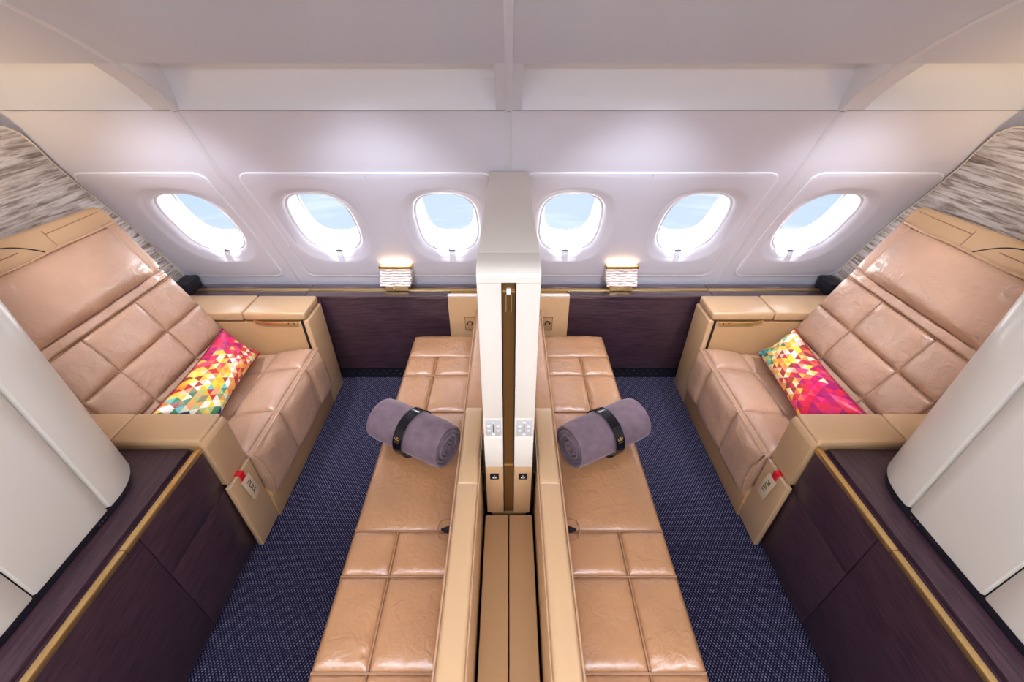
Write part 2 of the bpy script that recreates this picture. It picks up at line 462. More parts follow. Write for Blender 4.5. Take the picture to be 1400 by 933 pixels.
def window_panel(cells, x0, x1):
    bm = bmesh.new()
    for xc in cells:
        cu0 = max(x0, xc - PITCH / 2); cu1 = min(x1, xc + PITCH / 2)
        if len(cells) == 1: cu0, cu1 = x0, x1
        rl = 0.05 if abs(cu0 - x0) < 1e-6 else 0; rr = 0.05 if abs(cu1 - x1) < 1e-6 else 0
        rings = []
        bnd = []
        for k in range(NW * 2):
            th = 2 * math.pi * (k + 0.5) / (NW * 2)
            # densify with window-aspect angle
            c, s = math.cos(th), math.sin(th)
            lo, hi = 0.05, 3.0
            for _ in range(30):
                mid = (lo + hi) / 2
                if rr_inside(xc + mid * c, S_WIN + mid * s, cu0, cu1, P_BOT, P_TOP, rl, rr): lo = mid
                else: hi = mid
            bnd.append((lo * c, lo * s))
        def edge_d(u, v):
            d = min(v - P_BOT, P_TOP - v)
            if rl: d = min(d, u - cu0)
            if rr: d = min(d, cu1 - u)
            return d
        inner = [win_c(2 * math.pi * (k + 0.5) / (NW * 2), WA, WB) for k in range(NW * 2)]
        # ring radii: flare near the opening, flat panel, rolled outer edge
        T = [(0, -0.030, None), (0, -0.022, 0.004), (0, -0.014, 0.011), (0, -0.0085, 0.022), (0, -0.004, 0.036), (0, 0.0, 0.052), (0, 0.0045, 0.062), (0, 0.006, 0.075)]
        for (_, off, dd) in T:
            r = []
            for k in range(NW * 2):
                a, b = inner[k]; L = math.hypot(a, b); d = dd or 0.0
                lim = math.hypot(*bnd[k]) - 0.012
                q = min(L + d, lim) / L
                r.append(bm.verts.new(W(xc + a * q, S_WIN + b * q, off)))
            rings.append(r)
        for t, off in ((0.35, 0.006), (0.7, 0.006), (0.96, 0.006), (0.985, 0.005), (1.0, -0.003)):
            r = []
            for k in range(NW * 2):
                a, b = inner[k]; L = math.hypot(a, b); B = math.hypot(*bnd[k])
                s0 = min(L + 0.075, B - 0.012)
                q = (s0 + (B - s0) * t) / L
                u, v = xc + a * q, S_WIN + b * q
                o2 = off
                if t >= 0.96:
                    o2 = 0.006 if edge_d(u, v) > 0.02 else off
                r.append(bm.verts.new(W(u, v, o2)))
            rings.append(r)
        for A, B in zip(rings, rings[1:]):
            for k in range(NW * 2): bm.faces.new((A[k], A[(k + 1) % (NW * 2)], B[(k + 1) % (NW * 2)], B[k]))
    bmesh.ops.remove_doubles(bm, verts=bm.verts, dist=0.0004)
    o = finish(bm, 'window_panel', M_WALL, wall, recalc=False, angle=50)
    # bead moulding round the panel
    pts = []
    N = 10; rad = 0.05
    for (cu, cv, a0) in ((x1 - rad, P_TOP - rad, 0), (x0 + rad, P_TOP - rad, 90), (x0 + rad, P_BOT + rad, 180), (x1 - rad, P_BOT + rad, 270)):
        for i in range(N + 1):
            th = R(a0 + 90 * i / N); pts.append((cu + rad * math.cos(th), cv + rad * math.sin(th)))
    full = []
    for i, p in enumerate(pts):
        q = pts[(i + 1) % len(pts)]; d = math.hypot(q[0] - p[0], q[1] - p[1]); n = max(1, int(d / 0.05))
        for k in range(n): full.append((p[0] + (q[0] - p[0]) * k / n, p[1] + (q[1] - p[1]) * k / n))
    tube('bead', [W(u, v, 0.002) for u, v in full], 0.0045, M_REVEAL, o, n=6, closed=True)
    return o
G = 0.008
bays = [(-2.5, -BAY - G, (-2.5 * PITCH,)), (-BAY + G, -G, (-1.5 * PITCH, -0.5 * PITCH)), (G, BAY - G, (0.5 * PITCH, 1.5 * PITCH)), (BAY + G, 2.5, (2.5 * PITCH,))]
for (x0, x1, cells) in bays:
    if len(cells) == 2: p0, p1 = x0 + 0.065, x1 - 0.065
    elif x0 < 0: p0, p1 = -1.93, x1 - 0.065
    else: p0, p1 = x0 + 0.065, 1.93
    surround(x0, x1, p0, p1)
    window_panel(cells, p0, p1)

# ---- outer skin of the fuselage, with the window openings
def hull_off(s): 
    t = max(0.0, min(1.0, (s - S_TOPL) / 0.3)); return -(HULL + 0.12 * t)
bm = bmesh.new()
HB, HT = S_WIN - 0.36, S_WIN + 0.36
grid(bm, lambda x, s: W(x, s, hull_off(s)), lin(-2.6, 2.6, 2), lin(0.0, HB, 6))
grid(bm, lambda x, s: W(x, s, hull_off(s)), lin(-2.6, 2.6, 2), lin(HT, S_END, 60))
for a, b in ((-2.6, -3 * PITCH), (3 * PITCH, 2.6)):
    grid(bm, lambda x, s: W(x, s, hull_off(s)), lin(a, b, 2), lin(HB, HT, 14))
for k6 in range(6):
    xc = (k6 - 2.5) * PITCH; rows = []
    M = 96
    for t in (0, 0.25, 0.5, 0.75, 1.0):
        r = []
        for k in range(M):
            th = 2 * math.pi * (k + 0.5) / M
            a, b = win_c(th, OA, OB)
            c, s = math.cos(th), math.sin(th); q = min((PITCH / 2) / max(1e-9, abs(c)), 0.36 / max(1e-9, abs(s)))
            u = a + (q * c - a) * t; v = b + (q * s - b) * t
            r.append(bm.verts.new(W(xc + u, S_WIN + v, hull_off(S_WIN + v))))
        rows.append(r)
    for A, B in zip(rows, rows[1:]):
        for k in range(M): bm.faces.new((A[k], A[(k + 1) % M], B[(k + 1) % M], B[k]))
finish(bm, 'wall_hull', M_REVEAL, None, recalc=False)['kind'] = 'structure'

# ---- six windows
def ring_mesh(name, xc, spec, mat, parent, cap=False):
    bm = bmesh.new(); rows = []; M = 96
    for (a, b, off) in spec:
        rows.append([bm.verts.new(W(xc + win_c(2 * math.pi * k / M, a, b)[0], S_WIN + win_c(2 * math.pi * k / M, a, b)[1], 0) * 0 + Wn(xc, win_c(2 * math.pi * k / M, a, b), off)) for k in range(M)])
    for A, B in zip(rows, rows[1:]):
        for k in range(M): bm.faces.new((A[k], A[(k + 1) % M], B[(k + 1) % M], B[k]))
    if cap: bm.faces.new(rows[-1])
    return finish(bm, name, mat, parent, recalc=False, angle=50)
_n0 = (W(0, S_WIN, 1) - W(0, S_WIN, 0))
def Wn(xc, uv, off):
    return W(xc + uv[0], S_WIN + uv[1], off)
for i in range(6):
    xc = (i - 2.5) * PITCH
    w = empty('window_%d' % (i + 1), W(xc, S_WIN)); w['kind'] = 'structure'
    ring_mesh('window_frame', xc, [(WA + 0.004, WB + 0.004, -0.029), (WA - 0.001, WB - 0.001, -0.025), (WA - 0.007, WB - 0.007, -0.027), (WA - 0.009, WB - 0.009, -0.036)], M_REVEAL, w)
    ring_mesh('reveal', xc, [(WA - 0.009, WB - 0.009, -0.036), (WA - 0.003, WB - 0.003, -0.037), (WA - 0.002, WB - 0.002, -0.05), (WA - 0.006, WB - 0.006, -0.08), (OA + 0.008, OB + 0.008, -0.118), (OA + 0.003, OB + 0.003, -0.128), (OA, OB, -HULL - 0.004)], M_REVEAL, w)
    ring_mesh('gasket', xc, [(OA + 0.004, OB + 0.004, -0.125), (OA - 0.004, OB - 0.004, -0.127), (OA - 0.005, OB - 0.005, -0.139)], M_GREYBTN, w)
    # panes
    bm = bmesh.new(); M = 64
    vs = [bm.verts.new(W(xc + win_c(2 * math.pi * k / M, WA - 0.008, WB - 0.008)[0], S_WIN + win_c(2 * math.pi * k / M, WA - 0.008, WB - 0.008)[1], -0.0365)) for k in range(M)]
    c = bm.verts.new(W(xc, S_WIN, -0.0365))
    for k in range(M): bm.faces.new((vs[k], vs[(k + 1) % M], c))
    finish(bm, 'pane', M_GLASS, w, recalc=False)
    # shade pulled just below the top of the opening
    bm = bmesh.new(); top = []; bot = []
    for k in range(17):
        u = -0.115 + 0.23 * k / 16
        v = WB * (1 - abs(u / WA) ** 2.9) ** (1 / 2.9)
        top.append((u, v - 0.004)); bot.append((u, WB - 0.030))
    rows = [[bm.verts.new(W(xc + u, S_WIN + v, o)) for u, v in ln] for ln, o in ((top, -0.046), (bot, -0.046), (bot, -0.052), (top, -0.052))]
    for j in range(4):
        A, B = rows[j], rows[(j + 1) % 4]
        for k in range(16): bm.faces.new((A[k], A[k + 1], B[k + 1], B[k]))
    finish(bm, 'shade', M_CREAM, w)
    lt = box('shade_latch', -0.020, 0.020, -0.004, 0.004, -0.006, 0.006, M_METAL, None, bev=0.003)
    lt.parent = w; lt.location = W(xc, S_WIN - WB + 0.010, -0.024) - w.location; lt.rotation_euler = (R(25), 0, 0)
    for q in (-1, 1):
        pts = [(q * 0.009 + 0.007 * math.cos(2 * math.pi * k / 12), 0.0, 0.005 * math.sin(2 * math.pi * k / 12) + 0.0) for k in range(12)]
        t = tube('latch_ring', [(p[0], -0.006, p[2]) for p in pts], 0.002, M_METAL, None, n=5, closed=True)
        t.parent = lt

# ---- cove and ceiling
ceil = empty('ceiling', (0, 0, 2.12)); ceil['kind'] = 'structure'
C0 = prof(S_SEAM); CL = prof(S_LIP)
def cove(x0, x1, r0, r1):
    # lower cove panel (the lit scoop) with cheeks
    bm = bmesh.new()
    path = [(C0.x, C0.y + 0.001), (C0.x + 0.004, C0.y + 0.05), (C0.x - 0.004, C0.y + 0.11), (C0.x - 0.03, C0.y + 0.17), (C0.x - 0.075, C0.y + 0.21), (C0.x - 0.13, C0.y + 0.215), (CL.x + 0.01, CL.y + 0.045)]
    pp = _spline(path, 5)
    grid(bm, lambda x, t: Vector((x, pp[t].x, pp[t].y)), lin(r0, r1, 8), range(len(pp)))
    # cheeks
    fl = [W(0, s).yz for s in lin(S_SEAM, S_LIP, 12)]
    for x in (r0, r1):
        loop = [Vector((x, p.x, p.y)) for p in pp] + [Vector((x, q[0], q[1])) for q in fl[::-1]]
        bm.faces.new([bm.verts.new(v) for v in loop])
    finish(bm, 'cove_panel', M_CEIL, ceil, recalc=False, angle=30)
    # border beside the scoop
    bm = bmesh.new()
    for a, b in ((x0, r0), (r1, x1)):
        if b - a > 0.004: grid(bm, lambda x, s: W(x, s), lin(a, b, 2), lin(S_SEAM + 0.0015, S_LIP, 12))
    finish(bm, 'cove_border', M_CEIL, ceil, recalc=False)
    # ceiling panel with its returned lip
    bm = bmesh.new()
    ss = lin(S_LIP, S_LIP + 0.9, 30) + lin(S_LIP + 0.95, S_END, 24)
    grid(bm, lambda x, s: W(x, s), lin(x0, x1, 2), ss)
    grid(bm, lambda x, t: W(x, S_LIP + t[0], t[1]), lin(r0, r1, 2), [(0.0, 0.0), (-0.002, -0.004), (0.0, -0.010), (0.03, -0.013)])
    finish(bm, 'ceiling_panel', M_CEIL2, ceil, recalc=False)
    # light strip behind the lip
    L = box('cove_strip', r0 + 0.01, r1 - 0.01, CL.x - 0.012, CL.x + 0.004, CL.y + 0.028, CL.y + 0.036, M_COVE, ceil)
for (x0, x1, r0, r1) in ((-2.5, -BAY - G, -2.44, -BAY - 0.075), (-BAY + G, -G, -BAY + 0.02, -0.048), (G, BAY - G, 0.048, BAY - 0.02), (BAY + G, 2.5, BAY + 0.075, 2.44)):
    cove(x0, x1, r0, r1)
# seam strips between the bays
for i, xs in enumerate((-BAY, 0.0, BAY)):
    bm = bmesh.new()
    cs = [(-0.014, -0.006), (-0.013, 0.001), (-0.007, 0.004), (0.007, 0.004), (0.013, 0.001), (0.014, -0.006)]
    for (sa, sb, n) in ((S_BOT, S_SEAM - 0.001, 40), (S_SEAM + 0.001, S_END, 70)):
        grid(bm, lambda c, s: W(xs + c[0], s, c[1]), cs, lin(sa, sb, n))
    finish(bm, 'trim_%d' % (i + 1), M_CEIL, None, recalc=False)['kind'] = 'structure'
    bm = bmesh.new()
    grid(bm, lambda x, s: W(x, s, -0.012), (xs - 0.017, xs + 0.017), lin(0, S_END, 90))
    finish(bm, 'joint_backing', M_JOINT, wall, recalc=False)
bm = bmesh.new()
grid(bm, lambda x, s: W(x, s, -0.006), lin(-2.5, 2.5, 2), lin(S_SEAM - 0.012, S_SEAM + 0.006, 2))
finish(bm, 'joint_backing', M_JOINT, wall, recalc=False)
# aisle light housing
al = thing('aisle_ceiling_light', (0, -0.42, 2.12), 'long recessed ceiling light over the aisle', 'ceiling light')
box('housing', -1.66, 1.66, -0.62, -0.22, 2.10, 2.118, M_CREAM, al, bev=0.004)
box('diffuser', -1.6, 1.6, -0.59, -0.25, 2.092, 2.10, M_AISLE, al)
# unseen fittings made up to go with the added spots
for (dx, dy) in ADDED_SPOTS:
    f = thing('added_ceiling_spot', (dx, dy, 1.95), 'small round added ceiling spotlight above the %s the %s pillow' % ('partition behind' if abs(dx) > 2 else 'armchair with' if abs(dx) > 1 else 'bench facing', 'pink-topped' if dx < 0 else 'green-topped'), 'spotlight', 'added ceiling spotlights')
    for nm, r0_, r1_, z0_, z1_, m_ in (('bezel', 0.030, 0.042, 1.938, 1.96, M_IVORY), ('lens', 0.0, 0.030, 1.946, 1.954, M_BTN)):
        bm = bmesh.new(); K = 24
        rows = [[bm.verts.new((dx + r * math.cos(2 * math.pi * k / K), dy + r * math.sin(2 * math.pi * k / K), z)) for k in range(K)] for r, z in ((max(r0_, 0.001), z0_), (r1_, z0_), (r1_, z1_), (max(r0_, 0.001), z1_))]
        for j in range(4):
            for k in range(K): bm.faces.new((rows[j][k], rows[j][(k + 1) % K], rows[(j + 1) % 4][(k + 1) % K], rows[(j + 1) % 4][k]))
        finish(bm, nm, m_, f)
# the rest of the cabin shell, behind and beside the photographer
for nm, a in (('wall_aisle', (-2.6, 2.6, -1.80, -1.72, 0, 2.2)), ('wall_end_left', (-2.6, -2.5, -1.72, 2.2, 0, 2.3)), ('wall_end_right', (2.5, 2.6, -1.72, 2.2, 0, 2.3))):
    box(nm, *a, M_CREAM)['kind'] = 'structure'

# ------------------------------------------------------------------ patterned end partitions behind the chairs
def rear_partition(s):
    nm = 'wall_left' if s < 0 else 'wall_right'
    e0 = empty(nm, (s * 1.96, 1.6, 0)); e0['kind'] = 'structure'
    poly = [(0.2, 0.0), (2.165, 0.0), (2.19, 0.62)]
    edge = []
    for sv in lin(S_LOW + 0.01, S_SEAM - 0.06, 16):
        q = W(0, sv, 0.012); edge.append((q.y - 0.0, q.z))
    # the free edge follows the sidewall and rounds over at the top
    top = [(1.895, 1.50), (1.868, 1.545), (1.825, 1.575), (1.765, 1.587), (1.6, 1.592), (0.2, 1.592)]
    poly = [(0.2, 0.0), (2.30, 0.0), (2.30, 0.60)] + [p for p in edge if p[1] < 1.47] + top
    prism('fabric_panel', poly, 'x', s * 1.935, s * 1.985, M_STREAK, e0)
    rim = [(s * 1.935, y, z) for (y, z) in [p for p in edge if p[1] < 1.47] + top]
    tube('edge_trim', rim, 0.0035, M_IVORY, e0, n=6)
    box('corner_block', s * 1.85, s * 1.934, 2.20, 2.33, 0.626, 0.70, M_DARK, e0, bev=0.01)
for s in (-1, 1): rear_partition(s)

# ------------------------------------------------------------------ side consoles under the windows
def console(s):
    lab = 'dark wood window-side console with gold inlay, on the side of the %s pillow' % ('pink-topped' if s < 0 else 'green-topped')
    t = thing('side_console', (s * 1.15, 2.26, 0), lab, 'console', 'consoles below the windows')
    sbox('carcass', s, 0.36, 1.93, 2.215, 2.33, 0.08, 0.60, M_DARK, t)
    # front panels
    for a, b in ((0.352, 1.098), (1.102, 1.93)):
        sbox('front_panel', s, a, b, 2.20, 2.215, 0.085, 0.612, M_WOODX, t, bev=0.002)
    # ledge boards either side of the inlay, with the joint seen near the chair
    for a, b in ((0.352, 1.19), (1.193, 1.93)):
        sbox('ledge_board', s, a, b, 2.198, 2.266, 0.602, 0.625, M_LEDGE, t, bev=0.003)
    for a, b in ((0.088, 1.19), (1.193, 1.93)):
        sbox('ledge_board', s, a, b, 2.292, 2.345, 0.602, 0.625, M_LEDGE, t, bev=0.002)
    for a, b in ((0.088, 1.19), (1.193, 1.93)):
        sbox('gold_inlay', s, a, b, 2.267, 2.291, 0.60, 0.628, M_GOLD, t, bev=0.003)
    # skirting with two rows of perforations
    k = sbox('kick_plate', s, 0.352, 1.93, 2.212, 2.225, 0.0, 0.08, M_DARK, t)
    bm = bmesh.new()
    for i in range(16):
        for r, (zz, dx) in enumerate(((0.028, 0.0), (0.055, 0.02))):
            xx = 0.53 + dx + i * 0.045
            add_box(bm, s * xx, s * (xx + 0.011), 2.2085, 2.2125, zz, zz + 0.007)
    o = finish(bm, 'perforations', M_METAL, k); o['kind'] = 'stuff'
    # tan stowage pocket beside the divider
    sbox('pocket_panel', s, 0.10, 0.346, 2.13, 2.15, 0.02, 0.655, M_TAN, t, bev=0.004)
    sbox('pocket_rim', s, 0.10, 0.346, 2.135, 2.162, 0.656, 0.664, M_IVORY, t, bev=0.003)
    sbox('pocket_back', s, 0.10, 0.346, 2.245, 2.262, 0.30, 0.612, M_TAN2, t)
    sbox('pocket_side', s, 0.338, 0.35, 2.152, 2.24, 0.30, 0.62, M_TAN2, t)
    so = sbox('socket_cover', s, 0.19, 0.255, 2.124, 2.13, 0.44, 0.527, M_TAN2, t, bev=0.002)
    fr_pts = [(s * x, 2.1235, z) for x, z in ((0.19, 0.44), (0.255, 0.44), (0.255, 0.527), (0.19, 0.527))]
    tube('cover_outline', fr_pts, 0.0018, M_GAP, so, n=4, closed=True)
    tube('hook', [(s * (0.228 + 0.014 * math.cos(a)), 2.12, 0.487 + 0.014 * math.sin(a)) for a in lin(-0.6, 4.2, 12)], 0.003, M_DARK, so, n=5)
    return t
for s in (-1, 1): console(s)

# ------------------------------------------------------------------ divider between the two suites
def divider():
    t = thing('suite_divider', (0, 1.0, 0), 'tall ivory divider with bronze centre slot standing between the two suites', 'divider')
    HWd = 0.084
    wallpts = [(W(0, sv, 0.012).y, W(0, sv, 0.012).z) for sv in lin(S_LOW + 0.0, S_TOPL + 0.004, 16)]
    wallpts = [p for p in wallpts if p[1] < 1.372]
    core = [(1.03, 0.06), (1.03, 1.335), (1.10, 1.345)] + [(y - 0.05, z - 0.02) for y, z in wallpts[::-1]] + [(2.12, 0.63), (2.12, 0.06)]
    prism('core', core, 'x', -0.07, 0.07, M_TAN2, t)
    body = [(1.10, 0.60), (1.10, 1.345)] + [p for p in wallpts[::-1] if p[1] < 1.345] + [(2.30, 0.66), (2.12, 0.655), (2.12, 0.60)]
    for sgn in (-1, 1):
        prism('side_cover', body, 'x', sgn * 0.071, sgn * HWd, M_IVORY, t)
        sbox('side_rail', sgn, 0.072, 0.094, 1.03, 1.09, 0.33, 0.70, M_DARK, t, bev=0.002)
        for zz in (0.42, 0.52): sbox('rail_bolt', sgn, 0.094, 0.098, 1.035, 1.047, zz, zz + 0.012, M_METAL, t)
        sbox('side_hinge', sgn, HWd, HWd + 0.004, 1.66, 1.69, 1.20, 1.33, M_DARK, t)
    # cap
    yb = wallpts[-1][0] + 0.004
    cap1 = [(1.099, 1.345), (1.099, 1.38), (yb, 1.38), (yb + 0.018, 1.346)]
    prism('cap', cap1, 'x', -HWd, HWd, M_IVORY, t, bev=0.003)
    fr = [(1.097, 1.345), (1.097, 1.38), (1.045, 1.3795), (1.022, 1.375), (1.008, 1.366), (1.002, 1.352), (1.0, 1.338), (1.03, 1.338)]
    prism('cap_nose', fr, 'x', -HWd, HWd, M_IVORY, t, angle=50)
    # front covers either side of the slot
    for sgn in (-1, 1):
        for z0, z1 in ((0.843, 1.3365), (0.598, 0.752)):
            sbox('front_cover', sgn, 0.0195, HWd, 1.0, 1.03, z0, z1, M_IVORY, t, bev=0.003)
        cp = sbox('control_panel', sgn, 0.0195, HWd, 1.004, 1.03, 0.753, 0.842, M_IVORY, t, bev=0.002)
        sbox('button_plate', sgn, 0.0265, 0.077, 1.0005, 1.006, 0.760, 0.834, M_GREYBTN, cp, bev=0.002)
        for bx, bz in ((0.036, 0.806), (0.066, 0.806), (0.036, 0.786), (0.066, 0.786), (0.051, 0.824), (0.051, 0.768)):
            sbox('button', sgn, bx - 0.005, bx + 0.005, 0.9985, 1.001, bz - 0.003, bz + 0.003, M_BTN, cp, bev=0.0008)
        sbox('rocker', sgn, 0.0500, 0.0522, 0.9985, 1.001, 0.780, 0.816, M_GAP, cp)
        bp = sbox('base_cover', sgn, 0.0195, HWd, 1.001, 1.03, 0.318, 0.596, M_TAN, t, bev=0.003)
        sk = sbox('seat_switch', sgn, 0.036, 0.068, 0.998, 1.004, 0.530, 0.562, M_DARK, bp, bev=0.002)
        bm = bmesh.new()
        xm = sgn * 0.052
        add_box(bm, xm - 0.001, xm + 0.001, 0.9972, 0.9982, 0.544, 0.554)
        add_box(bm, xm - 0.007, xm + 0.007, 0.9972, 0.9982, 0.539, 0.5408)
        add_box(bm, xm - 0.007, xm - 0.003, 0.9972, 0.9982, 0.541, 0.546)
        add_box(bm, xm + 0.003, xm + 0.007, 0.9972, 0.9982, 0.541, 0.546)
        finish(bm, 'switch_symbol', M_BTN, sk)
    # bronze slot
    box('slot_strip', -0.0165, 0.0165, 1.012, 1.03, 0.602, 1.33, M_BRASS, t)
    box('slot_strip', -0.0165, 0.0165, 1.010, 1.03, 0.318, 0.596, M_BRASS, t)
    box('slot_edge', 0.0168, 0.0194, 1.008, 1.03, 0.318, 1.335, M_DARK, t)
    box('slot_edge', -0.0194, -0.0168, 1.008, 1.03, 0.318, 1.335, M_DARK, t)
    box('slot_joint', -0.0165, 0.0165, 1.008, 1.012, 0.597, 0.601, M_GOLD, t)
    ln = box('latch', -0.006, 0.006, 1.002, 1.012, 1.30, 1.318, M_BTN, t, bev=0.002)
    box('latch_bar', -0.016, 0.016, 1.006, 1.012, 1.306, 1.311, M_GOLD, ln)
    tube('latch_loop', [(-0.007, 1.008, 1.30), (-0.007, 1.008, 1.245), (0.007, 1.008, 1.245), (0.007, 1.008, 1.30)], 0.0015, M_GOLD, ln, n=5)
    # two tan lids covering the gap between the benches
    for sgn in (-1, 1):
        sbox('lid', sgn, 0.0015, 0.0925, 0.05, 0.996, 0.285, 0.315, M_TAN2, t, bev=0.006)
    box('lid_support', -0.07, 0.07, 0.05, 1.0, 0.0, 0.284, M_DARK, t)
divider()

# ------------------------------------------------------------------ benches with bolsters
def bench(s):
    lab = 'long tan leather bench facing the chair with the %s pillow' % ('pink-topped' if s < 0 else 'green-topped')
    t = thing('leather_bench', (s * 0.35, 1.0, 0), lab, 'bench', 'benches along the divider')
    Z = 0.436
    sbox('base', s, 0.20, 0.48, 0.0, 2.02, 0.0, 0.33, M_TAN2, t, bev=0.01)
    core = sbox('cushion', s, 0.183, 0.551, -0.10, 2.066, 0.34, Z, M_BENCH, t, bev=0.03, seg=4)
    fr = frame((0, 0, Z), (s, 0, 0), (0, 1, 0), (0, 0, 1))
    rows = [(1.854, 2.055, 0), (1.70, 1.854, 1), (1.436, 1.70, 1), (0.849, 1.436, 0), (0.693, 0.849, 1), (0.435, 0.693, 1), (0.10, 0.435, 1), (-0.09, 0.10, 0)]
    k = 0
    for (a, b, two) in rows:
        for (u0, u1) in (((0.186, 0.386), (0.386, 0.541)) if two else ((0.186, 0.541),)):
            k += 1
            quilt('cushion_panel', fr, u0, u1, a, b, 0.020, M_BENCH, core, n=22, wr=0.0045, seed=k + (20 if s > 0 else 0), gap=0.002)
    # stitched seam strips
    for y in (1.854, 1.70, 1.436, 0.849, 0.693, 0.435, 0.10):
        sbox('seam', s, 0.19, 0.54, y - 0.0035, y + 0.0035, Z + 0.001, Z + 0.009, M_SEAM, core, bev=0.002)
    for (a, b, two) in rows:
        if two: sbox('seam', s, 0.383, 0.389, a + 0.004, b - 0.004, Z + 0.001, Z + 0.009, M_SEAM, core, bev=0.002)
    # strap slot by the bolster
    sl = prism('strap_slot', [(s * 0.186, 0.828), (s * 0.186, 0.868), (s * 0.225, 0.852), (s * 0.236, 0.848)], 'z', Z + 0.008, Z + 0.0235, M_DARK, core)
    pts = []
    for (x, y) in ((0.188, 0.885), (0.225, 0.885), (0.240, 0.878), (0.246, 0.86), (0.246, 0.838), (0.240, 0.815), (0.225, 0.808), (0.188, 0.808)):
        pts.append((s * x, y, Z + 0.0215))
    tube('slot_stitching', pts, 0.0022, M_SEAM, sl, n=5)
    # bolster
    ZB = 0.60
    bo = sbox('bolster', s, 0.102, 0.182, -0.10, 2.115, 0.0, ZB - 0.004, M_TAN, t, bev=0.012, seg=3)
    frb = frame((0, 0, ZB - 0.006), (s, 0, 0), (0, 1, 0), (0, 0, 1))
    for i, (a, b) in enumerate(((1.30, 2.10), (0.93, 1.30), (0.10, 0.93), (-0.09, 0.10))):
        quilt('bolster_pad', frb, 0.106, 0.179, a, b, 0.010, M_TAN if i else M_BENCH, bo, n=8, wr=0.0012, seed=i + 40, gap=0.0015, p=8)
    tube('piping', [(s * 0.1835, y, ZB - 0.008) for y in lin(-0.08, 2.10, 20)], 0.0035, M_PIPE, bo, n=6)
    tube('piping', [(s * 0.1035, y, ZB - 0.006) for y in lin(-0.08, 2.10, 20)], 0.0028, M_PIPE, bo, n=6)
    # upholstered inner face of the bolster toward the seat
    frs = frame((s * 0.182, 0, 0.44), (0, 1, 0), (0, 0, 1), (s, 0, 0))
    for i, (a, b) in enumerate(((1.436, 2.10), (0.83, 1.436), (0.10, 0.83))):
        quilt('bolster_face', frs, a, b, 0.0, 0.150, 0.008, M_BENCH, bo, n=24, wr=0.002, seed=i + 60)
    return t
for s in (-1, 1): bench(s)

